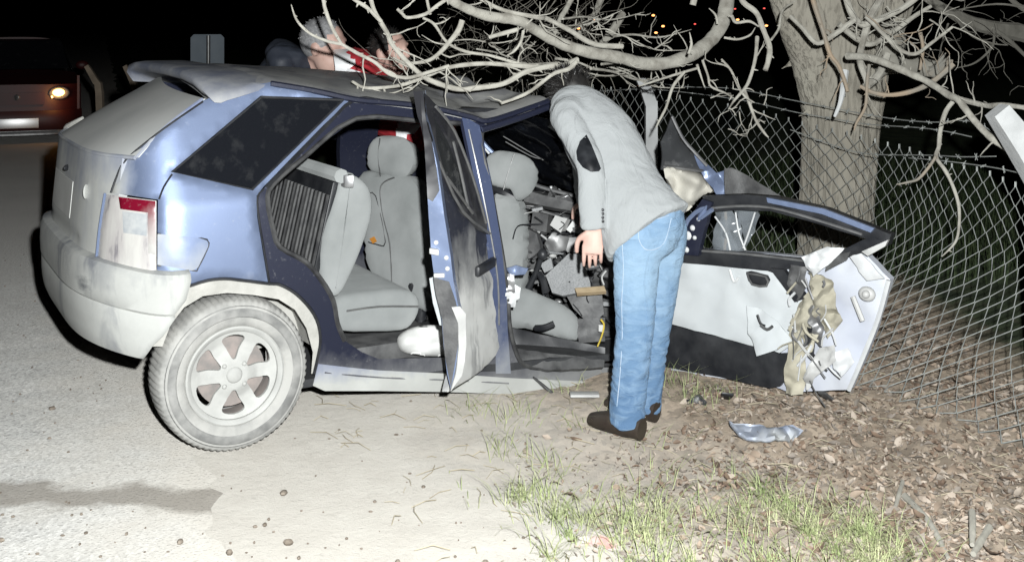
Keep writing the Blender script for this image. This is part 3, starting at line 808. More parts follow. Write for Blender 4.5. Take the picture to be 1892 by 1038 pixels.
# wheels
def lathe(c, ax, prof, n=72, close=False, mod=None):
    """prof: (axial, radius) list; ax outward axis"""
    ax = Vector(ax).normalized(); u = Vector((0, 0, 1)); u = (u - ax * u.dot(ax)).normalized(); w = ax.cross(u)
    rows = []
    for k, (a, r) in enumerate(prof):
        rows.append([Vector(c) + ax * a + (u * math.cos(2 * math.pi * j / n) + w * math.sin(2 * math.pi * j / n)) * (r + (mod(k, j) if mod else 0)) for j in range(n)])
    return MB().rings(rows, caps=close)
def wheel(x, yout, side, z=.272):
    ax = (ST * side, -CT * side, 0)
    c = W(x, yout, z)
    w = cp("wheel", MB(), m_tyre)
    def tread(k, j): return (-.006 if j % 3 == 0 else 0) if 3 <= k <= 6 else ((-.003 if j % 3 == 0 else 0) if k in (2, 7) else 0)
    tp = [(-.19, .17), (-.20, .20), (-.195, .262), (-.178, .276), (-.13, .281), (-.07, .281), (-.022, .276), (-.006, .266), (.002, .245), (.004, .222), (.0, .198), (-.006, .188), (-.012, .181), (-.03, .175)]
    t_ = cp("tyre", lathe(c, ax, tp, 216, mod=tread), m_tyre, w, sharp=60)
    cp('sidewall_ring', lathe(c, ax, [(.001, .212), (.006, .218), (.0065, .238), (.002, .246)], 90), m_ring, t_)
    cp('sidewall_rib', lathe(c, ax, [(-.004, .252), (.001, .254), (-.003, .257)], 90), m_ring, t_)
    # pressed alloy face with six windows
    outer = [(.171 * math.cos(2 * math.pi * i / 90), .171 * math.sin(2 * math.pi * i / 90)) for i in range(90)]
    holes = []
    for k in range(6):
        a = R(30 + 60 * k); pts = []
        for (r, d) in ((.062, -.14), (.10, -.26), (.130, -.33), (.142, -.24), (.146, 0), (.142, .24), (.130, .33), (.10, .26), (.062, .14), (.057, 0)):
            pts.append((r * math.cos(a + d), r * math.sin(a + d)))
        holes.append(smoothpoly(pts, 2))
    axv = Vector(ax); uu = Vector((0, 0, 1)); ww = axv.cross(uu)
    def fn(u, v, o):
        r = math.hypot(u, v)
        d = -.020 - .020 * min(1, max(0, (.17 - r) / .05)) + (.018 if r < .05 else .018 * max(0, (.09 - r) / .04))
        return c + ww * u + uu * v + axv * (d - o)
    rim = cp("rim", panel(outer, fn, .014, 0, .009, holes), m_rim, w)
    cp('rim_lip', lathe(c, ax, [(-.045, .169), (-.03, .160), (-.012, .160), (-.004, .167), (.0, .175), (-.004, .181), (-.02, .183)], 90), m_rim, rim)
    cp("rim_barrel", lathe(c, ax, [(-.03, .176), (-.10, .160), (-.16, .165)], 48), m_drum, w)
    cp("brake_drum", lathe(c, ax, [(-.075, .0), (-.072, .06), (-.075, .128), (-.14, .132)], 40), m_drum, w)
    cap = MB().ell(c + axv * -.021, uu * .030, ww * .030, axv * .012)
    for k in range(4):
        a = R(45 + 90 * k); cap.ell(c + axv * -.020 + (uu * math.cos(a) + ww * math.sin(a)) * .052, uu * .009, ww * .009, axv * .008, 8, 6)
    cp("hub_cap", cap, m_rim, w)
    return w
wheel(.02, .0, 1); wheel(.0, 1.6, -1) 
# ------------------------------------------------------------------ rear door, swung out towards the viewer
A_, B_, C_ = P(828, 722, 4.20), P(926, 640, 4.72), P(779, 168, 4.18)
pd = plane3(A_, B_, C_)
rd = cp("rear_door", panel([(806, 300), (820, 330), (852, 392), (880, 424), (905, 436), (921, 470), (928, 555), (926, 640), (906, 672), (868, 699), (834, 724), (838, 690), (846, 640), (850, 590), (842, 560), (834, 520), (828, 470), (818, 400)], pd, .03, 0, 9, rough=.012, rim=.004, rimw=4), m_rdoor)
# window frame of that door
fr_out = [(778, 168), (790, 180), (806, 196), (840, 248), (872, 330), (898, 416), (905, 436), (880, 424), (852, 392), (820, 330), (806, 300), (798, 260), (786, 215)]
fr_in = [(797, 205), (803, 210), (832, 262), (858, 328), (878, 400), (868, 394), (838, 352), (817, 312), (806, 262)]
cp("window_frame", panel(fr_out, pd, .035, -.004, 8, (fr_in,), rough=.006), m_darkdoor, rd)
cp("door_glass", panel(fr_in, pd, .005, .01, 14), m_doorglass, rd)
for pts in ([(800, 198), (834, 242), (868, 326), (893, 412)], [(806, 300), (850, 391), (904, 434)], [(820, 328), (838, 352), (868, 394)], [(832, 262), (846, 318), (860, 384)]):
    sline(pts, .006, m_chrome, "trim_strip", rd, off=-.012, fn=pd)
# end face with the latch
ed = Pl(P(820, 500, 4.15), (-.12, -1, .02))
cp("door_edge", panel([(776, 172), (782, 168), (786, 214), (798, 262), (808, 305), (821, 400), (832, 470), (838, 520), (846, 562), (853, 592), (848, 642), (840, 690), (833, 722), (826, 690), (820, 640), (816, 590), (806, 540), (797, 470), (792, 400), (788, 320), (782, 240)], ed, .05, 0, 9, rough=.004), m_blue, rd)
cp("edge_trim", panel([(776, 172), (782, 168), (786, 214), (798, 262), (806, 305), (812, 352), (800, 372), (791, 366), (788, 320), (782, 240)], ed, .03, -.006, 9, rough=.012), m_darkdoor, rd)
cp("edge_lower_trim", panel([(801, 512), (830, 520), (843, 560), (850, 592), (846, 642), (833, 715), (822, 655), (817, 590), (806, 545)], ed, .02, -.004, 8, rough=.004), m_ash, rd)
for q in ((806, 448), (825, 476), (827, 496)): cp("latch_bolt", MB().ell(ed(*q, -.004), Vector((.009, 0, 0)), Vector((0, .006, 0)), Vector((0, 0, .009)), 10, 6), m_white, rd)
cp("latch", MB().box(ed(803, 464, -.006), Vector((.018, 0, -.003)), Vector((0, .012, 0)), Vector((0, 0, .011)), .004), m_offwhite, rd)
cp("door_check", MB().box(ed(812, 508, -.004), Vector((.02, 0, 0)), Vector((0, .01, 0)), Vector((0, 0, .008)), .003), m_offwhite, rd)
cp("bent_flange", panel([(835, 568), (850, 566), (861, 580), (862, 640), (853, 694), (834, 724), (842, 690), (848, 640), (846, 596)], Pl(P(848, 640, 4.13), (.35, -1, 0)), .01, 0, 8, rough=.01), m_offwhite, rd)
hm = MB().box(pd(893, 492, -.012), (B_ - A_).normalized() * .10, Vector((0, 0, .022)), pd.n * .012, .01)
cp("door_handle", hm, m_black, rd)
cp("torn_card", panel([(793, 514), (800, 512), (816, 560), (822, 604), (812, 600), (800, 560)], Pl(P(806, 560, 4.24), (-.5, -1, 0)), .01, 0, 8), m_cloth2, rd)
# ------------------------------------------------------------------ front door, folded forward so that its lining faces the viewer
fa, fb = P(1262, 470, 5.04), P(1622, 500, 4.45)
fn_ = (fb - fa).cross(Vector((0, 0, 1)))
if fn_.y > 0: fn_ = -fn_
fd_pl = Pl(fa, fn_)
fd = cp("front_door", panel([(1258, 462), (1440, 474), (1500, 482), (1584, 468), (1636, 520), (1612, 604), (1562, 724), (1450, 728), (1396, 712), (1228, 690), (1240, 590)], fd_pl, .05, .035, 16, rough=.02, rim=.008, rimw=7), m_lav)
def fp(name, outl, mat, off=0.0, th=.015, step=11, rough=.006, seed=0, rim=.004, dent=None, holes=()):
    return cp(name, panel(outl, fd_pl, th, off, step, holes, rough=rough, seed=seed, rim=rim, rimw=5, dent=dent), mat, fd)
fp("door_card", [(1252, 484), (1330, 490), (1420, 500), (1441, 508), (1490, 562), (1478, 600), (1466, 634), (1440, 652), (1330, 622), (1228, 596), (1240, 540)], m_cloth2, 0, .02, rough=.014)
fp("door_card", [(1228, 598), (1330, 624), (1440, 654), (1463, 652), (1458, 690), (1440, 714), (1420, 718), (1330, 697), (1214, 676)], m_black, .002, .02, rough=.012, seed=4)
fp("belt_rail", [(1254, 456), (1300, 459), (1380, 466), (1478, 476), (1512, 482), (1500, 492), (1452, 497), (1441, 507), (1420, 500), (1330, 491), (1252, 484)], m_black, -.012, .02)
sline([(1256, 459), (1380, 468), (1470, 478), (1512, 484)], .006, m_chrome, "belt_strip", fd, off=-.02, fn=fd_pl)
fp("armrest", [(1428, 494), (1452, 496), (1496, 548), (1474, 556)], m_black, -.03, .03, rough=0)
fp("handle_recess", [(1380, 502), (1388, 500), (1420, 508), (1425, 516), (1420, 530), (1392, 527), (1384, 518)], m_black, -.012, .012, 8, 0)
sline([(1384, 504), (1418, 510), (1420, 527), (1393, 524), (1384, 504)], .005, m_ash, "pull_handle", fd, off=-.016, fn=fd_pl, sub=2)
sline([(1350, 497), (1358, 520), (1366, 512)], .006, m_white, "card_tear", fd, off=-.008, fn=fd_pl)
fp("torn_flap", [(1386, 562), (1404, 566), (1446, 588), (1476, 624), (1448, 640), (1416, 650), (1396, 610)], m_cloth2, -.035, .006, 9, .02, 3, dent=lambda x, y: -.05 * (y - 560) / 90)
sline([(1418, 574), (1424, 590), (1432, 594)], .005, m_black, "card_tear", fd, off=-.085, fn=fd_pl)
sline([(1426, 592), (1438, 600), (1448, 594)], .006, m_ash, "card_tear", fd, off=-.095, fn=fd_pl)
# upper window frame, bent flat
fp("window_frame", [(1304, 361), (1380, 358), (1440, 363), (1530, 384), (1618, 418), (1652, 432), (1640, 449), (1600, 438), (1500, 407), (1430, 389), (1370, 387), (1312, 391)], m_black, -.03, .05, 9, .004)
fp("frame_edge", [(1426, 363), (1530, 383), (1624, 419), (1618, 427), (1528, 393), (1428, 372)], m_blue, -.05, .02, 7, 0)
sline([(1312, 384), (1370, 379), (1432, 382), (1502, 400), (1600, 431)], .006, m_chrome, "frame_strip", fd, off=-.036, fn=fd_pl)
fp("frame_post", [(1652, 430), (1644, 452), (1590, 468), (1548, 481), (1538, 472), (1600, 441)], m_black, -.03, .05, 9, .01)
fp("torn_edge", [(1600, 462), (1650, 440), (1644, 452), (1612, 470)], m_offwhite, -.05, .02, 7, .01)
hg = fp("hinge_plate", [(1258, 466), (1268, 430), (1290, 392), (1308, 366), (1326, 372), (1318, 400), (1310, 430), (1300, 470)], m_frame, -.05, .03, 8, .012)
for q in ((1292, 418, .013), (1283, 432, .020), (1272, 448, .012), (1281, 458, .013), (1296, 436, .010), (1303, 402, .010), (1270, 462, .009)):
    cp("bolt_head", MB().ell(fd_pl(q[0], q[1], -.055), fd_pl.n.cross(Vector((0, 0, 1))) * q[2], Vector((0, 0, q[2])), fd_pl.n * .008, 10, 6), m_white, hg)
sline([(1262, 462), (1286, 402), (1318, 380), (1304, 402), (1330, 384)], .010, m_blue, "bent_bracket", fd, off=-.06, fn=fd_pl)
for i, o in enumerate(([(1322, 392), (1350, 390), (1362, 420), (1372, 464), (1340, 466), (1316, 464)], [(1352, 390), (1398, 390), (1388, 430), (1374, 464), (1366, 430)], [(1330, 400), (1344, 402), (1352, 464), (1330, 464)])):
    fp("glass_shard", o, m_film, .01 + .012 * i, .004, 9, .05, i)
sline([(1336, 392), (1338, 430), (1334, 464)], .007, m_twig, "channel_strip", fd, off=.02, fn=fd_pl)
for pts in ([(1322, 400), (1342, 430), (1350, 462)], [(1360, 392), (1366, 430), (1378, 462)], [(1396, 392), (1384, 430), (1374, 458)]): sline(pts, .004, m_white, "film_fold", fd, off=-.004, fn=fd_pl)
# the torn open trailing end
fp("crushed_end_plate", [(1572, 470), (1590, 462), (1636, 514), (1604, 518), (1590, 500)], m_white, -.02, .01, 7, .02, 8)
crump = [([(1478, 560), (1500, 536), (1520, 548), (1524, 600), (1510, 650), (1490, 640), (1472, 590)], m_beige, .06), ([(1500, 500), (1540, 516), (1556, 560), (1562, 590), (1540, 620), (1520, 600), (1512, 560)], m_beige, .07), ([(1462, 600), (1492, 620), (1500, 680), (1492, 724), (1456, 724), (1464, 660)], m_beige, .05), ([(1520, 640), (1552, 632), (1556, 660), (1520, 690), (1500, 720), (1500, 690)], m_offwhite, .05), ([(1500, 560), (1520, 560), (1530, 600), (1520, 640), (1504, 620)], m_steel, .05), ([(1540, 650), (1572, 640), (1584, 666), (1566, 690), (1548, 676)], m_white, .05), ([(1470, 486), (1500, 490), (1496, 530), (1480, 556), (1464, 520)], m_ash, .04), ([(1496, 470), (1540, 452), (1568, 456), (1550, 480), (1516, 506)], m_white, .05), ([(1540, 470), (1580, 462), (1576, 476), (1530, 500)], m_ash, .04), ([(1496, 600), (1516, 604), (1514, 660), (1498, 650)], m_black, .05)]
for i, (o, mt, rr) in enumerate(crump):
    fp("torn_sheet", o, mt, -.035 - .008 * (i % 4), .006, 6, rr, i * 3 + 1)
for i in range(26):
    x, y = random.uniform(1470, 1560), random.uniform(476, 710)
    a, b_ = random.uniform(-30, 30), random.uniform(10, 50)
    sline([(x, y), (x + a * .5 + random.uniform(-8, 8), y + b_ * .5), (x + a, y + b_)], random.uniform(.002, .006), random.choice([m_offwhite, m_ash, m_beige, m_white, m_steel]), "bent_rod", fd, off=-.05 - random.uniform(0, .04), fn=fd_pl)
sline([(1582, 545), (1588, 560), (1600, 590)], .010, m_offwhite, "window_lever", fd, off=-.03, fn=fd_pl)
cp("winder_boss", MB().ell(fd_pl(1602, 543, 0), fd_pl.n.cross(Vector((0, 0, 1))) * .035, Vector((0, 0, .03)), fd_pl.n * .02).ell(fd_pl(1604, 542, -.02), fd_pl.n.cross(Vector((0, 0, 1))) * .016, Vector((0, 0, .016)), fd_pl.n * .016), m_offwhite, fd)
sline([(1636, 520), (1624, 566), (1612, 604), (1588, 664), (1562, 724)], .010, m_white, "door_flange", fd, off=.03, fn=fd_pl)
# ------------------------------------------------------------------ seats
def prism(pts, vec, bev, seg=3):
    bm = bmesh.new(); vs = [bm.verts.new(p) for p in pts]; f = bm.faces.new(vs)
    r = bmesh.ops.extrude_face_region(bm, geom=[f])
    nv = [e for e in r['geom'] if isinstance(e, bmesh.types.BMVert)]
    for v in nv: v.co += Vector(vec)
    bm.normal_update()
    if bev:
        es = [e for e in bm.edges if len(e.link_faces) == 2 and e.calc_face_angle(0) > .9]
        bmesh.ops.bevel(bm, geom=es, offset=bev, segments=seg, affect='EDGES', profile=.6)
    bm.verts.index_update()
    mb = MB().add([v.co.copy() for v in bm.verts], [[v.index for v in q.verts] for q in bm.faces]); bm.free(); return mb
YV = lambda d: Vector((-ST, CT, 0)) * d
seat_r = cp("rear_seat", MB(), m_cloth)
yp = ypl(.20)
bo = smoothpoly([(640, 322), (664, 328), (684, 346), (691, 372), (688, 410), (668, 470), (646, 520), (628, 548), (606, 545), (596, 500), (600, 440), (616, 390), (630, 346)], 2)
bk = cp("backrest", prism([yp(*p) for p in bo], YV(1.18), .04, 4), m_cloth, seat_r)
# ribbed black board on the back of it
bl, tl_, = yp(592, 520), yp(634, 326)
up_ = (tl_ - bl); back_n = up_.cross(YV(1)).normalized()
if back_n.dot(Vector((-CT, -ST, 0))) < 0: back_n = -back_n
bd = MB().box(bl + up_ * .46 + YV(.60) + back_n * .012, up_ * .47, YV(.57), back_n * .012, .004)
board = cp("seat_back_board", bd, m_black, bk)
for i in range(26):
    y0 = .05 + 1.1 * i / 25
    cp("rib", MB().box(bl + up_ * .40 + YV(y0) + back_n * .028, up_ * .40, YV(.010), back_n * .008), m_ash if i % 3 else m_seal, bk)
cp("top_edge", MB().tube([tl_ + YV(-.01) + back_n * .012, tl_ + YV(.5) + back_n * .02, tl_ + YV(1.16) + back_n * .012], .03, 8, 3), m_cloth, bk)
cp("hinge_bracket", MB().box(yp(640, 334, -.01), Vector((.02, 0, 0)), YV(.02), Vector((0, 0, .025)), .005), m_steel, bk)
cu = smoothpoly([(628, 556), (660, 546), (720, 538), (764, 540), (779, 556), (778, 580), (764, 604), (744, 614), (690, 616), (632, 614), (620, 590)], 2)
cp("cushion", prism([yp(*p) for p in cu], YV(1.15), .05, 4), m_cloth, seat_r)
cp("seat_base", MB().box(W(.78, .8, .19), Vector((CT, ST, 0)) * .20, YV(.56), Vector((0, 0, .05)), .02), m_ash, seat_r)
sline([(640, 574), (700, 566), (772, 566)], .004, m_chrome, "seam", seat_r, off=-.004, fn=yp)

def front_seat(label, back, head, cush, yb, yh, pocket):
    s = cp("front_seat", MB(), m_cloth); s['label'] = label
    b = cp("backrest", pillow(back, yb, .05, .16, 18, 0, 9, .006), m_cloth, s)
    h = cp("headrest", pillow(head, yh, .05, .09, 22, 0, 7, .004), m_cloth, s)
    if cush: cp("cushion", pillow(cush[0], cush[1], .06, .28, 22, 0, 9, .006), m_cloth, s)
    return s, b, h
rx = Pl(W(1.10, 1.1, .6), (-CT + .15, -ST - .35, .1))
s1, b1, h1 = front_seat("far front seat with an orange card in its back pocket", [(672, 318), (700, 316), (742, 322), (768, 340), (784, 376), (796, 440), (804, 520), (800, 566), (780, 574), (700, 548), (686, 500), (676, 440), (682, 380), (668, 340)], [(690, 258), (714, 251), (742, 254), (760, 268), (765, 292), (758, 316), (742, 331), (716, 326), (690, 318), (681, 296)], None, rx, rx, True)
sline([(715, 256), (712, 290), (716, 326)], .003, m_seal, "seam", h1, off=-.048, fn=rx)
sline([(742, 328), (724, 336), (716, 352), (722, 400), (734, 450), (738, 520)], .004, m_chrome, "seam", b1, off=-.05, fn=rx)
sline([(690, 360), (708, 362), (726, 446), (708, 450), (694, 446)], .003, m_seal, "seat_pocket", b1, off=-.05, fn=rx)
cp("pocket_card", panel([(698, 440), (706, 436), (711, 445), (704, 449)], rx, .004, -.056, 6), m_orange, b1)
cp("recliner_cover", pillow([(757, 520), (766, 513), (786, 516), (794, 536), (792, 590), (776, 600), (764, 556)], Pl(W(1.1, .95, .3), (-.2, -1, 0)), .03, .03, 8, -.04, 6), m_black, s1)
cp("seat_rail", MB().box(W(1.2, 1.1, .17), Vector((CT, ST, 0)) * .25, YV(.22), Vector((0, 0, .06)), .02), m_ash, s1)
nx_ = Pl(W(1.40, .48, .7), (-CT * .5, -1, .1))
s2, b2, h2 = front_seat("near front seat, its cushion twisted towards the doorway", [(912, 362), (936, 358), (954, 370), (963, 396), (966, 450), (964, 520), (956, 566), (930, 574), (914, 520), (908, 440)], [(898, 296), (914, 280), (940, 280), (970, 288), (988, 306), (991, 330), (982, 356), (962, 371), (952, 368), (944, 352), (918, 346), (900, 336)], ([(936, 552), (962, 531), (1000, 545), (1042, 564), (1066, 586), (1070, 606), (1062, 628), (1020, 620), (970, 606), (940, 604)], Pl(W(1.45, .42, .35), (-.25, -1, .35))), nx_, nx_, False)
sline([(958, 284), (946, 320), (938, 350)], .003, m_chrome, "seam", h2, off=-.048, fn=nx_)
cp("headrest_collar", MB().tube([nx_(910, 348, .02), nx_(930, 356, .0), nx_(952, 370, .02)], .022, 8, 3), m_black, s2)
sline([(944, 586), (990, 590), (1040, 606)], .003, m_chrome, "seam", s2, off=-.05, fn=Pl(W(1.45, .42, .35), (-.25, -1, .35)))
cp("seat_lever", MB().tube([P(990, 606, 4.93), P(1006, 605, 4.9), P(1024, 598, 4.9)], .014, 8, 3), m_black, s2)
cp("seat_side_cover", panel([(938, 604), (1000, 618), (1062, 630), (1118, 642), (1118, 668), (1040, 660), (944, 640)], Pl(W(1.45, .30, .2), (-.2, -1, .2)), .03, 0, 10, rough=.01), m_black, s2)
# ------------------------------------------------------------------ wrecked dashboard and bulkhead
dash = cp("dashboard", grid(lambda u, v, o: W(1.98 + .12 * noise.noise(Vector((u * 5, v * 5, 1))) + .14 * noise.noise(Vector((u * 14, v * 12, 9))) - .20 * v + o, .10 + 1.40 * u, .02 + .70 * v), 44, 30, .04), m_ash)
cp("bulkhead", grid(lambda u, v, o: W(2.16 + o, .05 + 1.45 * u, .0 + .66 * v), 6, 6, .02), m_black)
# collapsed windscreen: glossy black sheet behind the wheel
cp("windscreen", grid(lambda u, v, o: W(1.86 - .42 * v + .03 * noise.noise(Vector((u * 7, v * 6, 2))) + .015 * noise.noise(Vector((u * 20, v * 20, 2))) + o, .12 + 1.34 * u, .74 + .40 * v), 30, 20, .006), glass("crazed dark windscreen", (.008, .009, .012), .93, .10, .22))
dp = lambda D: flat(D)
for pts, r, mt in (([(930, 252), (970, 276), (1004, 296)], .003, m_ash), ([(934, 262), (980, 288), (1002, 294)], .003, m_ash), ([(886, 256), (900, 272), (914, 286)], .010, m_blue), ([(890, 268), (904, 284)], .006, m_white), ([(962, 330), (1000, 346), (1068, 364)], .010, m_ash), ([(1018, 344), (1019, 356)], .006, m_white), ([(964, 380), (1000, 390), (1050, 404)], .008, m_ash)):
    cp("loose_strip", MB().tube([P(*p, 5.42) for p in pts], r, 6, 3), mt, dash)
def bits(mats, cnt, region, d0, d1, smin, smax):
    out = {}
    for i in range(cnt):
        while True:
            x, y = random.uniform(*region[0]), random.uniform(*region[1])
            if inpoly(x, y, region[2]): break
        mt = random.choice(mats); mb = out.setdefault(mt, MB())
        D = random.uniform(d0, d1); c = P(x, y, D); s = random.uniform(smin, smax)
        q = Matrix.Rotation(random.uniform(0, 6.3), 3, Vector((random.gauss(0, 1), random.gauss(0, 1), random.gauss(0, 1))).normalized())
        k = random.random()
        if k < .45: mb.box(c, q @ Vector((s, 0, 0)), q @ Vector((0, s * random.uniform(.3, .9), 0)), q @ Vector((0, 0, s * random.uniform(.04, .3))), s * .06, 1)
        elif k < .8:
            a, b2_ = q @ Vector((s * 2, 0, 0)), q @ Vector((0, s * 1.2, 0))
            mb.tube([c - a, c + b2_ * random.uniform(-1, 1), c + a], s * random.uniform(.06, .16), 6, 4)
        else: mb.ell(c, q @ Vector((s * .5, 0, 0)), q @ Vector((0, s * .4, 0)), q @ Vector((0, 0, s * .3)), 8, 6)
    return out
reg = ((955, 1125), (350, 640), [(965, 340), (1070, 365), (1085, 430), (1125, 480), (1125, 640), (1070, 600), (1010, 545), (968, 500)])
for mt, mb in bits([m_ash, m_ash, m_ash, m_black, m_chrome, m_chrome, m_steel, m_speck, m_offwhite], 190, reg, 5.25, 5.6, .010, .042).items():
    tag(cp("dashboard_debris", mb, mt, dash), kind='stuff')
# wires
wb = MB()
for i in range(34):
    x, y = random.uniform(970, 1110), random.uniform(390, 600); D = random.uniform(5.15, 5.4); pts = [P(x, y, D)]
    for k in range(4): x += random.uniform(-24, 24); y += random.uniform(-8, 28); pts.append(P(x, y, D + random.uniform(-.05, .05)))
    wb.tube(pts, random.uniform(.002, .004), 5, 4)
tag(cp("wiring", wb, m_black, dash), kind='stuff')
def plate(name, o, D, mt, nrm=(-.3, -1, .3), th=.02, rough=.0, parent=None, **k): return cp(name, panel(o, Pl(P(o[0][0], o[0][1], D), nrm), th, 0, 8, rough=rough, **k), mt, parent or dash)
plate("speckled_panel", [(1008, 508), (1052, 468), (1072, 470), (1090, 520), (1092, 536), (1040, 546), (1020, 540)], 5.2, m_speck, (-.2, -1, .5), .03, .012)
plate("speckled_panel", [(998, 488), (1018, 476), (1022, 496), (1006, 504)], 5.22, m_speck)
plate("switch_box", [(1016, 416), (1026, 398), (1048, 404), (1036, 430)], 5.26, m_offwhite, (-.4, -1, .3), .05)
plate("switch_box", [(1046, 424), (1058, 408), (1066, 416), (1054, 430)], 5.28, m_offwhite, (-.1, -1, .3), .03)
plate("air_duct", [(1036, 440), (1070, 438), (1072, 466), (1048, 466)], 5.3, m_chrome, (-.2, -1, .4), .05, .01)
plate("dash_rail", [(966, 350), (1010, 362), (1080, 378), (1080, 392), (1020, 384), (968, 372)], 5.34, m_ash, (-.2, -1, .5), .05, .012)
plate("radio_housing", [(984, 390), (1014, 397), (1010, 430), (980, 422)], 5.3, m_ash, (-.4, -1, .2), .06, .01)
plate("dash_panel", [(1020, 430), (1052, 440), (1046, 462), (1016, 470), (1006, 450)], 5.28, m_chrome, (.2, -1, .5), .03, .03)
plate("dash_panel", [(968, 420), (990, 432), (1000, 462), (980, 478), (966, 452)], 5.3, m_ash, (-.5, -1, .1), .03, .03)
plate("bracket", [(1060, 396), (1078, 404), (1072, 432), (1056, 428)], 5.3, m_steel, (.4, -1, .2), .02, .03)
plate("wood_board", [(1062, 532), (1116, 528), (1120, 538), (1066, 542)], 5.1, m_wood, (-.1, -1, 1.2), .02)
plate("glove_box", [(1046, 545), (1112, 540), (1116, 580), (1090, 600), (1060, 570)], 5.2, m_ash, (-.1, -1, .2), .05, .02)
plate("floor_mat", [(1062, 590), (1118, 586), (1118, 630), (1070, 634)], 5.1, m_ash, (-.1, -1, .5), .02, .02)
cp("gear_lever", MB().tube([P(976, 532, 5.2), P(990, 505, 5.18), P(1000, 476, 5.16)], [.016, .013, .012], 8, 3).ell(P(1003, 470, 5.15), Vector((.024, 0, 0)), Vector((0, .024, 0)), Vector((0, 0, .026))), m_black, dash)
cp("handbrake", MB().tube([P(1008, 540, 5.15), P(1004, 520, 5.15), P(996, 505, 5.18)], .016, 8, 3), m_black, dash)
sline_w = lambda pts, r, mt, nm, D: cp(nm, MB().tube([P(*p, D) for p in pts], r, 5, 4), mt, dash)
sline_w([(1110, 590), (1116, 600), (1112, 620), (1104, 640)], .004, m_yellow, "loose_wire", 4.95)
sline_w([(1120, 500), (1112, 512), (1116, 526)], .004, m_offwhite, "loose_wire", 5.0)
plate("fuse_cover", [(1106, 600), (1116, 600), (1116, 614), (1106, 612)], 4.98, m_offwhite, th=.02)
# crumpled foil like belt reel on the B pillar
for i, (o, mt) in enumerate((([(934, 496), (954, 490), (976, 494), (970, 506), (944, 510)], m_blue), ([(936, 506), (950, 506), (952, 540), (938, 544), (932, 526)], m_steel), ([(934, 540), (952, 526), (962, 532), (960, 552), (944, 562), (932, 556)], m_white), ([(944, 556), (954, 556), (952, 570), (938, 570)], m_white))):
    cp("belt_reel", panel(o, flat(4.72), .01, 0, 4, rough=.035, seed=i), mt)
cp("floor_trim", panel([(944, 640), (1000, 650), (1118, 664), (1118, 676), (1016, 684), (968, 672)], Pl(W(1.5, .05, .1), (ST, -CT, .8)), .02, 0, 8, rough=.02), m_ash)
# torn front corner: wing sheet, film, airbag, engine remains
fw = cp("front_wing", panel([(1240, 212), (1250, 232), (1264, 254), (1300, 302), (1342, 346), (1300, 352), (1226, 312), (1224, 262)], Pl(P(1260, 300, 5.55), (.3, -1, .25)), .01, 0, 9, rough=.04, seed=2, dent=lambda x, y: .02 * math.sin((x + y) * .03)), glass("sooty bent sheet", (.05, .052, .055), .96, .25, .4, (.2, .2, .2)))
cp("wing_edge", panel([(1280, 278), (1296, 292), (1330, 326), (1350, 360), (1326, 362), (1304, 334), (1290, 306)], Pl(P(1310, 320, 5.5), (-.3, -1, .3)), .02, 0, 7, rough=.05, seed=6), m_blue, fw)
cp("wing_edge", MB().tube([P(1242, 216, 5.52), P(1262, 256, 5.5), P(1284, 282, 5.48), P(1306, 306, 5.48)], .008, 6, 4), m_steel, fw)
cp("wing_fold", MB().tube([P(1226, 308, 5.5), P(1262, 312, 5.48), P(1304, 318, 5.5)], .010, 6, 4), m_ash, fw)
cp("torn_film", panel([(1338, 312), (1352, 310), (1396, 334), (1444, 362), (1340, 364)], Pl(P(1380, 350, 5.45), (.2, -1, .2)), .006, 0, 9, rough=.02), m_ash, fw)
cp("torn_film", panel([(1318, 322), (1342, 314), (1352, 362), (1334, 362)], Pl(P(1340, 340, 5.46), (-.4, -1, .2)), .006, 0, 7, rough=.04), m_blue, fw)
cp("airbag", pillow([(1226, 312), (1262, 314), (1292, 320), (1306, 336), (1320, 354), (1300, 360), (1286, 374), (1266, 392), (1248, 372)], flat(5.0), .04, .05, 12, 0, 5, .10, 3), m_airbag)
eng = MB()
for i in range(60):
    c = W(random.uniform(2.15, 2.5), random.uniform(.25, 1.5), random.uniform(.05, .42)); s = random.uniform(.04, .13)
    q = Matrix.Rotation(random.uniform(0, 6), 3, Vector((random.gauss(0, 1), random.gauss(0, 1), random.gauss(0, 1))).normalized())
    eng.box(c, q @ Vector((s, 0, 0)), q @ Vector((0, s * .7, 0)), q @ Vector((0, 0, s * random.uniform(.1, .6))), s * .1, 1)
tag(cp("engine_remains", eng, m_ash), kind='stuff')
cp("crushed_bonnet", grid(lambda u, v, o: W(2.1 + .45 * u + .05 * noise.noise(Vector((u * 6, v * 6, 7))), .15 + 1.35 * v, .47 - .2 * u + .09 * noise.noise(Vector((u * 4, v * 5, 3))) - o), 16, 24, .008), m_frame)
# white bag lying on the floor behind the front seats
bag = mk("cloth_bag", pillow([(734, 626), (746, 612), (772, 602), (806, 600), (836, 606), (846, 630), (838, 656), (800, 658), (764, 655), (740, 646)], Pl(W(.95, .16, .25), (.2, -1, .4)),   .05, .14, 22, 0, 5, .05, 2), m_bag, loc=W(.95, .3, .2))
tag(bag, "crumpled white cloth bag on the car floor below the rear seat", "bag")
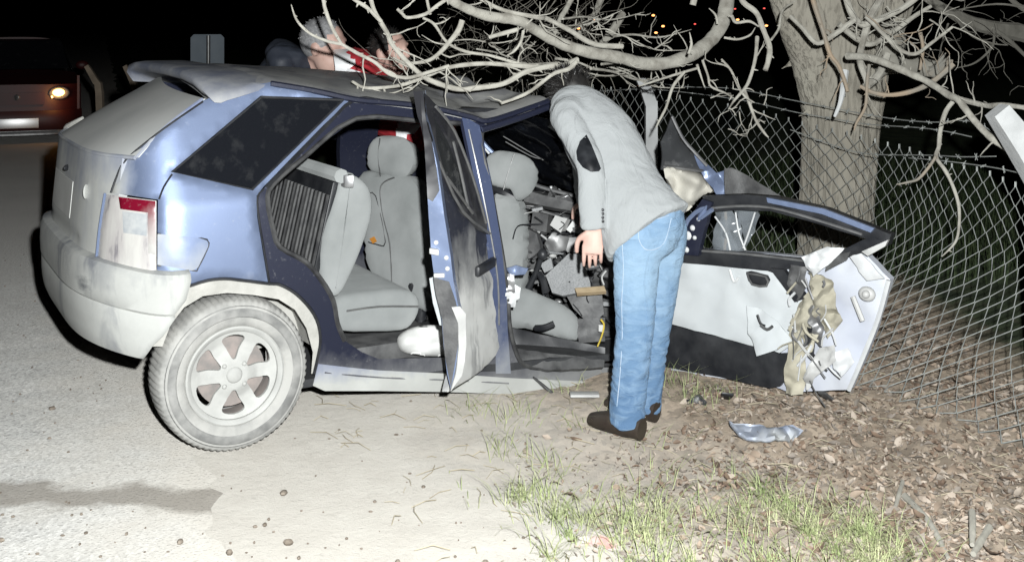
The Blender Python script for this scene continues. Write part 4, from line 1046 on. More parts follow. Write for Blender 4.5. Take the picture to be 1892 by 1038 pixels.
# ------------------------------------------------------------------ people
def add_head(mb, c, up, fwd, s=1.0):
    up = Vector(up).normalized(); fwd = Vector(fwd); fwd = (fwd - up * fwd.dot(up)).normalized(); rt = fwd.cross(up)
    c = Vector(c)
    mb.ell(c + up * .025 * s - fwd * .008 * s, rt * .076 * s, fwd * .098 * s, up * .098 * s, 20, 14)         # skull
    mb.ell(c - up * .052 * s + fwd * .022 * s, rt * .060 * s, fwd * .070 * s, up * .072 * s, 16, 12)         # jaw
    mb.ell(c - up * .105 * s + fwd * .062 * s, rt * .026 * s, fwd * .024 * s, up * .022 * s, 10, 8)          # chin
    mb.tube([c + up * .018 * s + fwd * .084 * s, c - up * .012 * s + fwd * .102 * s, c - up * .030 * s + fwd * .104 * s, c - up * .036 * s + fwd * .088 * s], [.009 * s, .013 * s, .017 * s, .012 * s], 8, 3)
    mb.ell(c + up * .030 * s + fwd * .078 * s, rt * .058 * s, fwd * .018 * s, up * .012 * s, 12, 8)          # brow
    for q in (-1, 1):
        mb.ell(c + rt * q * .076 * s - fwd * .012 * s - up * .005 * s, rt * .011 * s, fwd * .020 * s, up * .034 * s, 10, 8)
        mb.ell(c + rt * q * .040 * s + fwd * .058 * s - up * .022 * s, rt * .024 * s, fwd * .02 * s, up * .022 * s, 10, 8)
    mb.ell(c - up * .066 * s + fwd * .086 * s, rt * .026 * s, fwd * .010 * s, up * .006 * s, 10, 6)
    mb.ell(c - up * .078 * s + fwd * .083 * s, rt * .022 * s, fwd * .010 * s, up * .006 * s, 10, 6)
    return rt, up, fwd
def add_hand(mb, wrist, d, pn, th, curl=.5, s=1.0):
    """d: direction of the hand, pn: back-of-hand normal, th: towards the thumb"""
    w = Vector(wrist); d = Vector(d).normalized(); pn = Vector(pn); pn = (pn - d * pn.dot(d)).normalized(); t = d.cross(pn)
    if t.dot(Vector(th)) < 0: t = -t
    mb.tube([w - d * .03, w + d * .02, w + d * .06, w + d * .092], [(.024, .018), (.034, .016), (.041, .015), (.039, .012)], 12, 3, ref=t)
    for k, (o, L) in enumerate(((.033, .074), (.011, .082), (-.011, .076), (-.032, .060))):
        p = w + d * .080 + t * o * s; dd = d.copy(); pts = [p - d * .02, p]
        for m, seg in enumerate((.45, .32, .25)):
            a = curl * (.75 + .12 * k) * (.7 if m == 0 else 1)
            dd = (dd * math.cos(a) - pn * math.sin(a)).normalized(); p = p + dd * L * seg; pts.append(p)
        mb.tube(pts, [.0086, .0084, .0078, .0072, .006], 8, 3)
    p = w + d * .018 + t * .024; q = p + (d * .6 + t * .75 - pn * .25).normalized() * .042
    r = q + (d * .9 + t * .2 - pn * .35).normalized() * .034; e = r + (d * .9 - pn * .45).normalized() * .026
    mb.tube([p - t * .012, p, q, r, e], [.014, .015, .0115, .0098, .0078], 8, 3)
def folds(mb, amp, f, seed, extra=None):
    for i, v in enumerate(mb.v):
        p = Vector(v); nn = mb.n[i]
        a = noise.noise(Vector((p.x * f, p.y * f, p.z * f * .55)) + Vector((seed, 0, 0)))
        b = 1 - abs(noise.noise(Vector((p.x * f * 1.6, p.y * f * 1.6, p.z * f * 2.2)) + Vector((0, seed, 0)))) * 2
        mb.v[i] = tuple(p + nn * (amp * a + amp * .6 * b + (extra(p) if extra else 0)))
    return mb
def person(label, J, mats, vox=.009, hairs=None, group=None, curl=.5, torso_ab=None, sleeve=.062):
    """J: joints in world space"""
    root = thing("person", label, "person", (J['aL'].x * .5 + J['aR'].x * .5, J['aL'].y * .5 + J['aR'].y * .5, 0), 0, group)
    lat = (J['sL'] - J['sR']).normalized()
    b = MB()
    hs = J.get('hs', 1.0); rt, up, fw = add_head(b, J['head'], J['up'], J['fwd'], hs)
    b.tube([J['neck'], J['neck'].lerp(J['head'], .45), J['head'] - up * .03], [.062, .056, .056], 12, 3)
    b.tube([J['pel'], J['waist'], J['chest'], J['neck']], [(.10, .06), (.12, .08), (.14, .09), (.065, .055)], 16, 4, ref=lat)
    for s in 'LR':
        b.tube([J['neck'].lerp(J['s' + s], .4), J['s' + s], J['e' + s], J['w' + s]], [.036, .038, .029, .026], 12, 4)
        b.tube([J['pel'].lerp(J['h' + s], .6), J['h' + s], J['k' + s], J['a' + s]], [.045, .058, .050, .034], 12, 4)
        hd = J.get('hd' + s, (J['w' + s] - J['e' + s]))
        add_hand(b, J['w' + s], hd, J.get('pn' + s, lat * (1 if s == 'L' else -1)), J.get('th' + s, J['toe']), curl)
        b.tube([J['a' + s], J['a' + s] + J['toe'] * .08 - Vector((0, 0, .035))], [.030, .02], 10, 2)
    body = remesh(b, vox, 4, .5)
    bo = mk("body", body, mats['skin'], root, sharp=None); bo.data.shade_smooth()
    # jacket
    t = MB(); ab = torso_ab or [(.19, .16), (.185, .145), (.18, .13), (.2, .135), (.19, .11), (.085, .075)]
    tp = J.get('torso') or [J['pel'] - (J['waist'] - J['pel']) * .35, J['pel'], J['waist'], J['chest'], J['chest'].lerp(J['neck'], .62), J['neck'] + up * .01]
    t.tube(tp, ab, 24, 4, ref=lat)
    for s in 'LR':
        sh = J['s' + s]; w = J['w' + s]; e = J['e' + s]
        t.tube([J['neck'].lerp(sh, .1), J['neck'].lerp(sh, .6), sh], [.07, .085, .07], 14, 3)
        t.tube([J['chest'].lerp(sh, .45), sh, sh.lerp(e, .55), e, e.lerp(w, .5), w], [sleeve * 1.1, sleeve * 1.1, sleeve, sleeve * .98, sleeve * .92, sleeve * .86], 16, 4)
    jk = remesh(t, .009, 5, .5)
    ex = J.get('fold')
    folds(jk, .0065, 8, 3.0, ex)
    jo = mk("jacket", jk, mats['top'], root, sharp=None); jo.data.shade_smooth()
    # trousers
    t = MB()
    t.tube([J['waist'].lerp(J['pel'], .5), J['pel'], J['pel'].lerp((J['hL'] + J['hR']) * .5, .7)], [(.155, .115), (.17, .125), (.15, .115)], 20, 4, ref=lat)
    lw = J.get('legw', 1.0); hm_ = (J['hL'] + J['hR']) * .5; ax_ = (J['pel'] - hm_).normalized(); fb = lat.cross(ax_).normalized()
    t.ell(J['pel'].lerp(hm_, .75), lat * .165, fb * .118, ax_ * .12)
    for s in 'LR':
        a = J['a' + s]
        t.tube([J['pel'].lerp(J['h' + s], .75), J['h' + s], J['h' + s].lerp(J['k' + s], .5), J['k' + s], J['k' + s].lerp(a, .6), a + Vector((0, 0, -.035))], [.094 * lw, .096 * lw, .086 * lw, .074 * lw, .068 * lw, .072 * lw], 16, 4)
    tr = remesh(t, .010, 5, .5)
    folds(tr, .0055, 11, 8.0, lambda p: .0028 * math.sin(p.z * 120 + 14 * noise.noise(p * 7)) * max(0, min(1, (.5 - p.z) / .3)))
    to = mk("trousers", tr, mats['legs'], root, sharp=None); to.data.shade_smooth()
    for s in 'LR':
        a = J['a' + s]; d = J['toe']; sd = d.cross(Vector((0, 0, 1)))
        a0 = Vector((a.x, a.y, 0))
        sh = MB().tube([a0 - d * .07 + Vector((0, 0, .045)), a0 + Vector((0, 0, .05)), a0 + d * .08 + Vector((0, 0, .042)), a0 + d * .165 + Vector((0, 0, .03))], [(.032, .042), (.044, .05), (.046, .04), (.028, .026)], 14, 4, ref=sd)
        sh.v = [(x, y, max(z, .004)) for (x, y, z) in sh.v]
        mk("shoe", sh, mats['shoe'], root)
    # hair: a cap over the skull with strands
    h = MB(); c = J['head']
    h.ell(c + (up * .034 - fw * .016) * hs, rt * .082 * hs, fw * .098 * hs, up * .098 * hs, 20, 14)
    keep = MB(); keep.v = h.v
    hl = mats.get('hairline', .035)
    keep.f = [f for f in h.f if (lambda q: (q - c).dot(fw) < hl + .55 * max(0, (q - c).dot(up) - .03) and (q - c).dot(up) > (-.05 - .4 * (q - c).dot(fw) if (q - c).dot(fw) > -.03 else -.10))(sum((Vector(h.v[i]) for i in f), Vector()) / len(f))]
    nst = mats.get('strands', 500)
    for i in range(nst):
        for _ in range(20):
            v = Vector((random.gauss(0, 1), random.gauss(0, 1), random.gauss(0, 1))).normalized()
            if v.y < .3 + .5 * max(0, v.z) and v.z > -.35 - .4 * v.y: break
        p = c + (up * .034 - fw * .016 + rt * .082 * v.x + fw * .098 * v.y + up * .098 * v.z) * hs
        nd = (rt * v.x + fw * v.y + up * v.z).normalized()
        dr = (nd * .6 + Vector((random.gauss(0, .5), random.gauss(0, .5), random.gauss(0, .5) - .2))).normalized() * mats.get('hairlen', .03) * random.uniform(.5, 1.3)
        sdv = nd.cross(dr)
        sdv = (sdv.normalized() if sdv.length > 1e-6 else rt) * .0022
        k = len(keep.v); keep.v += [tuple(p - sdv), tuple(p + sdv), tuple(p + dr)]; keep.f.append((k, k + 1, k + 2))
    ho = mk("hair", keep, mats['hair'], root, sharp=None, fix=False); ho.data.shade_smooth()
    return root, jk, tr, body, jo
N3 = lambda x, y, z: Vector((x, y, z)).normalized()
J = dict(head=P(1060, 182, 4.95), up=N3(-.55, .45, .60), fwd=N3(-.40, .60, -.70), neck=P(1066, 196, 4.85), chest=P(1104, 252, 4.70), waist=P(1160, 335, 4.54), pel=P(1204, 402, 4.44),
         sL=P(1048, 218, 4.54), sR=P(1092, 200, 4.92), eL=P(1092, 312, 4.36), wL=P(1097, 424, 4.31), eR=P(1078, 300, 5.05), wR=P(1084, 372, 5.2),
         hL=P(1178, 436, 4.34), hR=P(1226, 428, 4.50), kL=P(1172, 606, 4.28), kR=P(1206, 600, 4.48), aL=P(1158, 768, 4.28), aR=P(1186, 742, 4.47), toe=N3(-.75, .66, 0),
         hdL=Vector((-.05, -.02, -1)), pnL=Vector((-.15, -1, 0)), thL=Vector((-1, 0, 0)), legw=.97)
J['torso'] = [P(1199, 431, 4.40), P(1182, 405, 4.43), P(1156, 350, 4.52), P(1112, 258, 4.66), P(1080, 212, 4.76), P(1064, 190, 4.85)]
m1 = dict(skin=m_skin, top=m_jacket, legs=m_jeans, shoe=m_shoe, hair=m_hair, hairlen=.032, strands=3200, hairline=.05)
r1, jk1, tr1, bd1, jo1 = person("person in light grey blazer and blue jeans leaning into the wrecked car", J, m1, .0038,
    curl=.42, torso_ab=[(.19, .19), (.185, .172), (.175, .142), (.195, .145), (.19, .115), (.085, .072)], sleeve=.054)
tj, tt = bvh(jk1), bvh(tr1)
def on(tree, outl, lift, thick=.003, step=5): return panel(outl, lambda x, y, o: hit(tree, x, y, lift - o), thick, 0, step)
mk("elbow_patch", on(tj, [(1083, 250), (1072, 262), (1066, 280), (1068, 296), (1078, 310), (1092, 318), (1106, 317), (1109, 312), (1100, 288), (1092, 268)], .004), m_patch, r1)
def sl(tree, pts, r, mt, name, par, sub=4): return mk(name, MB().tube([hit(tree, *p, r * .5) for p in pts], r, 6, sub), mt, par)
sl(tt, [(1150, 452), (1152, 500), (1149, 560), (1150, 620), (1146, 690), (1140, 750)], .0018, m_seam, "side_seam", r1)
sl(tt, [(1188, 400), (1214, 404), (1236, 398)], .0018, m_seam, "pocket_seam", r1)
sl(tt, [(1184, 404), (1180, 440), (1196, 462), (1226, 450), (1240, 404)], .0016, m_seam, "pocket_seam", r1)
sl(tt, [(1198, 470), (1190, 520), (1196, 580), (1192, 640)], .0025, m_jeans, "inner_seam", r1)
for k in range(4): mk("cuff_button", MB().ell(hit(tj, 1113, 388 + 7 * k, .002), Vector((.006, 0, 0)), Vector((0, .004, 0)), Vector((0, 0, .006)), 8, 6), m_patch, r1)
sl(tj, [(1118, 330), (1120, 380), (1118, 420), (1116, 466)], .003, m_jacket, "vent_seam", r1)
sl(tj, [(1068, 205), (1062, 222), (1066, 244), (1082, 256)], .003, m_jacket, "sleeve_seam", r1)
sl(tj, [(1090, 196), (1130, 235), (1165, 290), (1185, 340), (1196, 392)], .0022, m_jacket, "back_seam", r1)
ph = tag(mk("phone", MB().box(P(1096, 491, 4.40), Vector((.022, 0, .004)), Vector((0, .035, 0)), Vector((-.002, 0, .008)), .004), m_black, loc=P(1096, 491, 4.40)), "small dark object held in the blazer wearer's lowered hand", "phone")

J2 = dict(head=P(600, 88, 6.30), up=N3(-.02, .0, 1), fwd=N3(.93, -.25, -.30), hs=1.27, neck=P(572, 130, 6.40), chest=P(520, 160, 6.5), waist=P(490, 290, 6.55), pel=P(480, 350, 6.55),
          sL=P(512, 92, 6.72), sR=P(516, 104, 6.28), eL=P(545, 225, 6.72), wL=P(620, 235, 6.55), eR=P(548, 235, 6.2), wR=P(625, 240, 6.2),
          hL=P(486, 372, 6.65), hR=P(486, 372, 6.45), kL=P(492, 470, 6.65), kR=P(490, 470, 6.45), aL=P(480, 517, 6.65), aR=P(470, 524, 6.45), toe=N3(.95, -.2, 0))
m2 = dict(skin=m_skin, top=m_navy, legs=m_trouser, shoe=m_shoe, hair=m_grey_hair, hairlen=.008, strands=600, hairline=.045)
person("person with short grey hair in a black jacket, behind the car roof", J2, m2, .010,
    torso_ab=[(.19, .15), (.19, .15), (.19, .16), (.22, .18), (.20, .14), (.08, .075)])
J3 = dict(head=P(722, 98, 6.25), up=N3(-.15, .1, .95), fwd=N3(.72, -.45, -.52), hs=1.1, neck=P(690, 130, 6.32), chest=P(682, 185, 6.35), waist=P(758, 222, 6.35), pel=P(772, 262, 6.35),
          sL=P(652, 110, 6.52), sR=P(646, 118, 6.15), eL=P(735, 205, 6.5), wL=P(800, 225, 6.3), eR=P(738, 198, 6.02), wR=P(808, 215, 6.0),
          hL=P(778, 292, 6.45), hR=P(780, 292, 6.24), kL=P(776, 412, 6.45), kR=P(776, 414, 6.2), aL=P(762, 527, 6.45), aR=P(762, 545, 6.2), toe=N3(.8, -.55, 0))
m3 = dict(skin=m_skin, top=m_red, legs=m_trouser, shoe=m_shoe, hair=m_hair, hairlen=.02, strands=600, hairline=.045)
r3, jk3, tr3, bd3, jo3 = person("person in a red rescue jacket with reflective bands, behind the car", J3, m3, .010,
    torso_ab=[(.20, .16), (.20, .155), (.19, .15), (.21, .15), (.19, .12), (.085, .08)], sleeve=.066)
t3, t3t = bvh(jk3), bvh(tr3)
def band(tree, pts, w, par, name="reflective_band"):
    q = [hit(tree, *p, .010, 6.2) for p in pts]; mb = MB()
    mb.tube(q, [(w, .004)] * len(q), 8, 3, ref=(0, 0, 1) if abs(pts[-1][0] - pts[0][0]) > abs(pts[-1][1] - pts[0][1]) else (1, 0, 0))
    return mk(name, mb, m_refl, par)
band(t3, [(634, 92), (637, 106), (640, 122), (641, 144)], .055, r3)
band(t3, [(622, 143), (640, 138), (664, 146)], .04, r3)
band(t3, [(736, 236), (760, 236), (796, 236)], .034, r3); band(t3, [(742, 236), (744, 252), (744, 268)], .03, r3)
band(t3t, [(756, 372), (775, 382), (800, 390)], .04, r3)
# a third rescuer's trouser band and jacket hem show through the far doorway
# ------------------------------------------------------------------ wire fence
FP = [(2.40, .9), (2.30, 2.3), (2.22, 3.6), (2.19, 4.2), (2.162, 4.8), (2.05, 5.35), (1.95, 5.9), (1.783, 6.25), (1.591, 6.5), (1.33, 6.9), (1.087, 7.2), (.918, 7.5), (.587, 8.0), (.0, 8.9)]
FT = [.9, .88, .86, .88, .90, .885, .918, .95, 1.0, 1.04, 1.087, 1.10, 1.10, 1.10]
fpt = catmull([Vector((a, b, z)) for (a, b), z in zip(FP, FT)], 10); FT = [p.z for p in fpt]
for p in fpt: p.z = 0
fl = [0]
for i in range(1, len(fpt)): fl.append(fl[-1] + (fpt[i] - fpt[i - 1]).length)
def fpos(s):
    i = 1
    while i < len(fl) - 1 and fl[i] < s: i += 1
    t = (s - fl[i - 1]) / (fl[i] - fl[i - 1]); p = fpt[i - 1].lerp(fpt[i], t); d = (fpt[min(i + 6, len(fpt) - 1)] - fpt[max(i - 7, 0)]).normalized()
    return p, Vector((-abs(d.y), d.x if d.y > 0 else -d.x, 0)).normalized()
FH = .92
def fmesh(s, h):
    """h from 0 (bottom edge) to 1 (top edge): sags, and the foot is dragged out over the ground near the car"""
    p, n = fpos(s)
    pull = math.exp(-((s - 4.21) / 1.15) ** 2)
    lo = (1 - h)
    out = pull * (.10 * lo + .95 * max(0, lo - .3) ** 1.4) + .03 * noise.noise(Vector((s * 1.3, h * 2, 0))) + .05 * math.sin(s * .9)
    fi = 1
    while fi < len(fl) - 1 and fl[fi] < s: fi += 1
    tt_ = (s - fl[fi - 1]) / (fl[fi] - fl[fi - 1]); FH = FT[fi - 1] + (FT[fi] - FT[fi - 1]) * tt_
    z = h * FH - .03 * pull * (1 - abs(2 * h - 1)) + (.03 * noise.noise(Vector((s * 2.2, 5, 0))) - .05 * math.exp(-((s - 3.71) / .7) ** 2)) * h
    q = p + n * out
    return Vector((q.x, q.y, max(z, .012 + ground_z(q.x, q.y)) + .0))
fence = thing("wire_fence", "sagging chain link fence with barbed wire beside the wreck", "fence", (2.06, 5.04, 0))
wm = MB(); PITCH = .098; nrow = 22
k = 0; s = .02
def wave(pts, r, mb, n=4):
    mb.tube(pts, r, n, 1)
while s < fl[-1] - .1:
    pts = []
    for j in range(nrow + 1):
        ss = s + PITCH * (.26 if (j + k) % 2 else -.26)
        q = fmesh(min(max(ss, 0), fl[-1] - .01), j / nrow)
        pts.append(q + Vector((0.003 * (1 if (j + k) % 2 else -1), 0, 0)))
    pts.append(pts[-1] + Vector((0, 0, .022)))
    wave(pts, .0024, wm)
    s += PITCH / 2 if False else PITCH * .5; k += 1
tag(mk("wire_mesh", wm, m_wire, fence, sharp=None, fix=False), kind='stuff')
def fpx(px, py):
    """point on the vertical fence line seen at this pixel"""
    a = (px - CX) / FPX; best = None
    for i in range(400):
        s_ = fl[-1] * i / 399; p, n = fpos(s_); e = abs(p.x / p.y - a)
        if best is None or e < best[0]: best = (e, p.y)
    return P(px, py, best[1])
for pts in ([(1905, 300), (1820, 228), (1728, 226), (1636, 216), (1477, 186), (1390, 168), (1351, 163), (1270, 160), (1205, 150)],
            [(1807, 253), (1760, 243), (1707, 236), (1615, 230), (1540, 218), (1477, 207), (1393, 188), (1300, 174), (1205, 165), (1130, 168), (1080, 172)],
            [(1853, 289), (1790, 290), (1728, 287), (1619, 285), (1560, 272), (1470, 240)],
            [(1905, 322), (1850, 310), (1760, 298), (1690, 292)]):
    w3 = [fpx(*p) + Vector((-.03, 0, 0)) for p in pts]; mb = MB().tube(w3, .0026, 5, 5)
    cw = catmull(w3, 8); acc = 0
    for i in range(1, len(cw)):
        acc += (cw[i] - cw[i - 1]).length
        if acc > .13:
            acc = 0
            for _ in range(2):
                d = Vector((random.gauss(0, 1), random.gauss(0, 1), random.gauss(0, 1))).normalized() * .016
                mb.tube([cw[i] - d, cw[i] + d], .002, 4, 1)
            mb.ell(cw[i], Vector((.006, 0, 0)), Vector((0, .006, 0)), Vector((0, 0, .006)), 6, 4)
    mk("barbed_wire", mb, m_wire, fence, fix=False)
def post(name, base, top, arm, w, mat, parent):
    mb = MB().tube([base, top], [(w, w), (w * .92, w * .92)], 4, 1, ref=(1, 1, 0)).tube([top - Vector((0, 0, .03)), top.lerp(arm, .5), arm], [w * .95, w * .9, w * .7], 4, 2, ref=(1, 1, 0))
    return mk(name, mb, mat, parent, sharp=30)
b1_ = P(1203, 340, 7.45); post("fence_post", Vector((b1_.x, 7.45, -.05)), P(1203, 186, 7.45), P(1182, 143, 7.42), .058, m_concrete, fence)
post("fence_post", Vector((P(1934, 500, 4.62).x, 4.62, -.05)), P(1934, 335, 4.62), P(1842, 204, 4.6), .078, m_concrete, fence)
# ------------------------------------------------------------------ the big bare tree
tree = thing("bare_tree", "thick trunked bare tree behind the wire fence, broken limbs hanging", "tree", (P(1545, 500, 6.75).x, 6.75, 0))
TD = 6.75
def trunk_mesh():
    cs = [(1545, 640, 92), (1545, 560, 78), (1545, 480, 69), (1545, 400, 67), (1549, 320, 67), (1552, 240, 69), (1556, 170, 75), (1552, 110, 84), (1546, 50, 92), (1540, 0, 102), (1536, -60, 96)]
    mb = MB(); rows = []
    pts = catmull([P(a, b, TD) for a, b, r in cs], 6); rr = catmull([Vector((r / FPX * TD, 0, 0)) for a, b, r in cs], 6)
    for i, c in enumerate(pts):
        row = []
        for j in range(40):
            a = 2 * math.pi * j / 40; d = Vector((math.cos(a), math.sin(a), 0))
            r = rr[i].x * (1 + .05 * math.sin(3 * a + c.z * 1.5) + .05 * noise.noise(Vector((d.x * 2.4, d.y * 2.4, c.z * 1.4))) + .02 * noise.noise(Vector((d.x * 9, d.y * 9, c.z * 3))))
            row.append(c + d * r)
        rows.append(row)
    return mb.rings(rows)
mk("trunk", trunk_mesh(), m_trunk, tree, sharp=None)
def limb(pts, D, r0, r1, mat=None, name="branch", knob=.16, n=8, sub=6, parent=None, twigs=0, tl=.18):
    """pts in pixels; D start/end distance; r in pixels"""
    m = len(pts); Ds = [D[0] + (D[1] - D[0]) * i / (m - 1) for i in range(m)]
    w = [P(p[0], p[1], d) for p, d in zip(pts, Ds)]
    rd_ = [(r0 + (r1 - r0) * i / (m - 1)) / FPX * Ds[i] for i in range(m)]
    if r0 < 12: rd_ = [q * .86 for q in rd_]
    if r1 < 3: rd_[-1] *= .4
    for i in range(1, m - 1): w[i] += Vector((0, .04 * noise.noise(w[i] * 3), 0))
    mb = MB().tube(w, rd_, n, sub, knob=knob, seed=m)
    cw = catmull(w, 6)
    for k in range(int(len(cw) * .16) if len(cw) > 3 else 0):                # buds and stubs
        i = random.randrange(1, len(cw) - 1); rr = rd_[min(m - 1, i // 6)]
        dv = Vector((random.gauss(0, 1), random.gauss(0, 1), random.gauss(0, 1))).normalized()
        mb.tube([cw[i], cw[i] + dv * rr * 1.2, cw[i] + dv * (rr * 1.3 + random.uniform(.004, .016))], [rr * .5, min(rr * .5, .0045), .0015], 5, 1)
    for k in range(twigs):
        p = cw[random.randrange(len(cw) // 5, len(cw))]; twig(mb, p, tl * random.uniform(.4, 1.2), .0035)
    return mk(name, mb, mat or m_branch, parent or tree, fix=False)
def twig(mb, p, L, r, d=None, depth=0):
    d = d or Vector((random.gauss(0, 1), random.gauss(0, .5), random.gauss(0, 1))).normalized()
    pts = [p]; q = p
    for k in range(4):
        d = (d + Vector((random.gauss(0, .28), random.gauss(0, .2), random.gauss(0, .28)))).normalized(); q = q + d * L / 4; pts.append(q)
        if depth < 1 and random.random() < .3: twig(mb, q, L * .45, r * .7, (d + Vector((random.gauss(0, .7), 0, random.gauss(0, .7)))).normalized(), 1)
    mb.tube(pts, [r * 1.1, r, r * .85, r * .65, r * .4], 5, 2, knob=.25, seed=L)
# limbs leaving the trunk
limb([(1540, 200), (1518, 120), (1484, 40), (1450, -40), (1414, -110), (1380, -190)], (6.75, 6.3), 58, 30, m_trunk, "limb", .05, 16)
limb([(1590, 90), (1625, 30), (1660, -50), (1700, -140)], (6.7, 6.8), 60, 36, m_trunk, "limb", .05, 16)
limb([(1545, 20), (1548, -60), (1560, -180), (1590, -330)], (6.75, 6.9), 80, 36, m_trunk, "limb", .05, 16)
limb([(1380, -190), (1352, -130), (1345, -60), (1342, 10), (1328, 58), (1290, 94), (1240, 115), (1190, 118), (1150, 108), (1084, 96), (1033, 79), (988, 55), (957, 38), (905, 31), (864, 17), (830, -2), (800, -30)], (6.3, 4.7), 15, 8, n=12, twigs=10, tl=.16)
limb([(1150, 86), (1098, 82), (1050, 55), (1008, 34), (995, 33), (930, 19), (888, -2), (850, -30)], (5.4, 4.9), 6, 4, twigs=6)
limb([(1067, 110), (1029, 124), (964, 122), (895, 118), (830, 125), (789, 141), (740, 158), (679, 163), (651, 151)], (5.1, 4.7), 6, 3, twigs=8)
limb([(1067, 112), (1050, 128), (1022, 137), (981, 168), (952, 182), (926, 191)], (4.9, 4.75), 5, 3.2, twigs=3, tl=.1)
limb([(1030, 120), (974, 132), (930, 155), (880, 163), (844, 165), (792, 148), (761, 124), (727, 86), (716, 62), (706, 45), (692, 20), (684, -10), (680, -40)], (5.0, 4.6), 6, 4.5, twigs=6)
limb([(631, 82), (603, 76), (572, 62), (548, 38), (538, 9)], (4.6, 4.5), 3.6, 2.4, m_branch)
limb([(631, 82), (613, 52), (600, 17), (596, -6), (590, -40)], (4.6, 4.5), 3.4, 5)
limb([(631, 82), (662, 100), (692, 115), (720, 137), (754, 144), (792, 134), (830, 122)], (4.6, 4.8), 3.5, 4, twigs=5)
limb([(704, 40), (679, 15), (655, 0), (630, -20)], (4.62, 4.5), 4.5, 3.6)
limb([(734, 17), (744, 26), (754, 33), (785, 27), (809, 10), (830, -4)], (4.7, 4.8), 3.4, 4)
limb([(782, 34), (802, 45), (826, 79), (861, 96), (905, 103), (964, 120)], (4.8, 5.0), 3, 3.6, twigs=3)
limb([(795, 27), (790, 4), (786, -20)], (4.8, 4.8), 3.2, 3.4)
limb([(854, 38), (846, 58), (830, 78), (812, 98), (789, 113), (751, 117), (726, 106)], (4.9, 4.8), 6.5, 2.8, twigs=2)
limb([(905, 69), (930, 62), (957, 55)], (4.85, 4.8), 4, 5)
limb([(967, 58), (962, 78), (950, 95), (936, 103)], (4.8, 4.75), 3.4, 2)
limb([(1150, 27), (1128, 62), (1108, 86), (1090, 102)], (6.2, 5.8), 9, 6)
limb([(1057, -4), (1046, 18), (1036, 34), (1026, 60)], (5.8, 5.6), 6, 5)
limb([(1110, 0), (1096, 30), (1072, 60), (1050, 90)], (6.4, 6.1), 7, 4)
limb([(1370, -30), (1372, 2), (1398, 24), (1410, 54), (1421, 88), (1418, 112), (1414, 130)], (5.6, 5.4), 6.5, 5.5)
limb([(1352, 30), (1360, 42), (1385, 40), (1402, 50)], (5.6, 5.5), 4, 2.8)
limb([(1425, 74), (1440, 52), (1446, 20), (1470, 2)], (5.5, 5.7), 2.5, 2.5)
limb([(1338, 70), (1362, 73), (1384, 66), (1393, 56)], (5.5, 5.5), 2.8, 2)
limb([(1399, 69), (1394, 108), (1384, 146), (1375, 165), (1358, 186), (1346, 202)], (5.5, 5.2), 4.2, 2.4, twigs=3, tl=.12)
limb([(1375, 165), (1384, 190), (1396, 222), (1412, 246), (1420, 254)], (5.4, 5.3), 3.4, 2.6, twigs=4, tl=.14)
limb([(1333, 110), (1350, 130), (1362, 156), (1376, 178), (1394, 190)], (5.4, 5.3), 2.4, 2.6, twigs=4, tl=.13)
limb([(1298, 112), (1308, 140), (1314, 160), (1340, 172), (1356, 182)], (5.5, 5.3), 2.6, 2.2, twigs=2, tl=.1)
limb([(1288, 120), (1302, 162)], (5.4, 5.35), 3, 2.6)
limb([(1290, 126), (1250, 138), (1212, 150), (1180, 160)], (5.4, 5.5), 2.8, 2.2)
limb([(1266, 132), (1244, 160), (1232, 196), (1218, 224), (1212, 236)], (5.4, 5.4), 3.4, 2)
limb([(1272, 100), (1278, 82), (1274, 60)], (5.2, 5.2), 3, 2.4)
limb([(1326, 45), (1322, 28), (1310, 16)], (5.7, 5.7), 3, 2)
limb([(1280, 10), (1286, -14)], (5.4, 5.4), 7, 7)
for i in range(4):
    x, y = random.uniform(1310, 1420), random.uniform(165, 240); mb = MB(); twig(mb, P(x, y, 5.35), .12, .0028); mk("branch", mb, m_branch, tree, fix=False)
# branches hanging in front of the trunk
limb([(1496, -20), (1508, 20), (1522, 62), (1534, 100), (1550, 122), (1560, 150), (1566, 170)], (5.8, 5.6), 5.5, 4, m_twig, twigs=3)
limb([(1640, -20), (1610, 30), (1596, 70), (1588, 110), (1600, 150), (1604, 175)], (5.9, 5.7), 9, 5, twigs=5)
limb([(1560, -20), (1572, 20), (1590, 44), (1610, 42), (1660, 20), (1700, -8)], (5.8, 5.8), 8, 6, twigs=5)
limb([(1560, 132), (1556, 160), (1550, 190), (1542, 216)], (5.75, 5.7), 9, 3, m_concrete, "broken_stub")
limb([(1566, 104), (1600, 106), (1630, 114), (1682, 136), (1720, 154), (1754, 176), (1772, 186), (1800, 224), (1832, 256), (1868, 278), (1900, 298)], (5.8, 4.7), 8, 7, n=10, twigs=5)
limb([(1756, 178), (1790, 188), (1826, 196), (1850, 194), (1900, 200)], (5.6, 5.1), 6, 5, twigs=4)
limb([(1768, 180), (1750, 205), (1738, 240), (1734, 270), (1729, 290), (1748, 316), (1762, 342), (1773, 375), (1774, 410), (1766, 446), (1740, 474)], (5.3, 5.0), 5.2, 2.6, m_branch)
limb([(1729, 290), (1716, 308), (1696, 330), (1676, 336), (1656, 341)], (5.15, 5.1), 3.6, 2.4, m_twig)
limb([(1590, 160), (1616, 172), (1650, 176), (1690, 168), (1724, 150), (1762, 118)], (5.7, 5.5), 4.5, 6, m_twig, twigs=4)
limb([(1606, 120), (1602, 150), (1598, 196), (1582, 226), (1578, 242)], (5.7, 5.6), 4, 2.4, m_twig)
limb([(1600, 160), (1622, 142), (1634, 120), (1640, 100)], (5.8, 5.9), 9, 8)
limb([(1622, 120), (1660, 118), (1700, 124), (1750, 132)], (6.45, 6.3), 22, 14, m_bark, "broken_limb", .3, 10)
mb = MB()
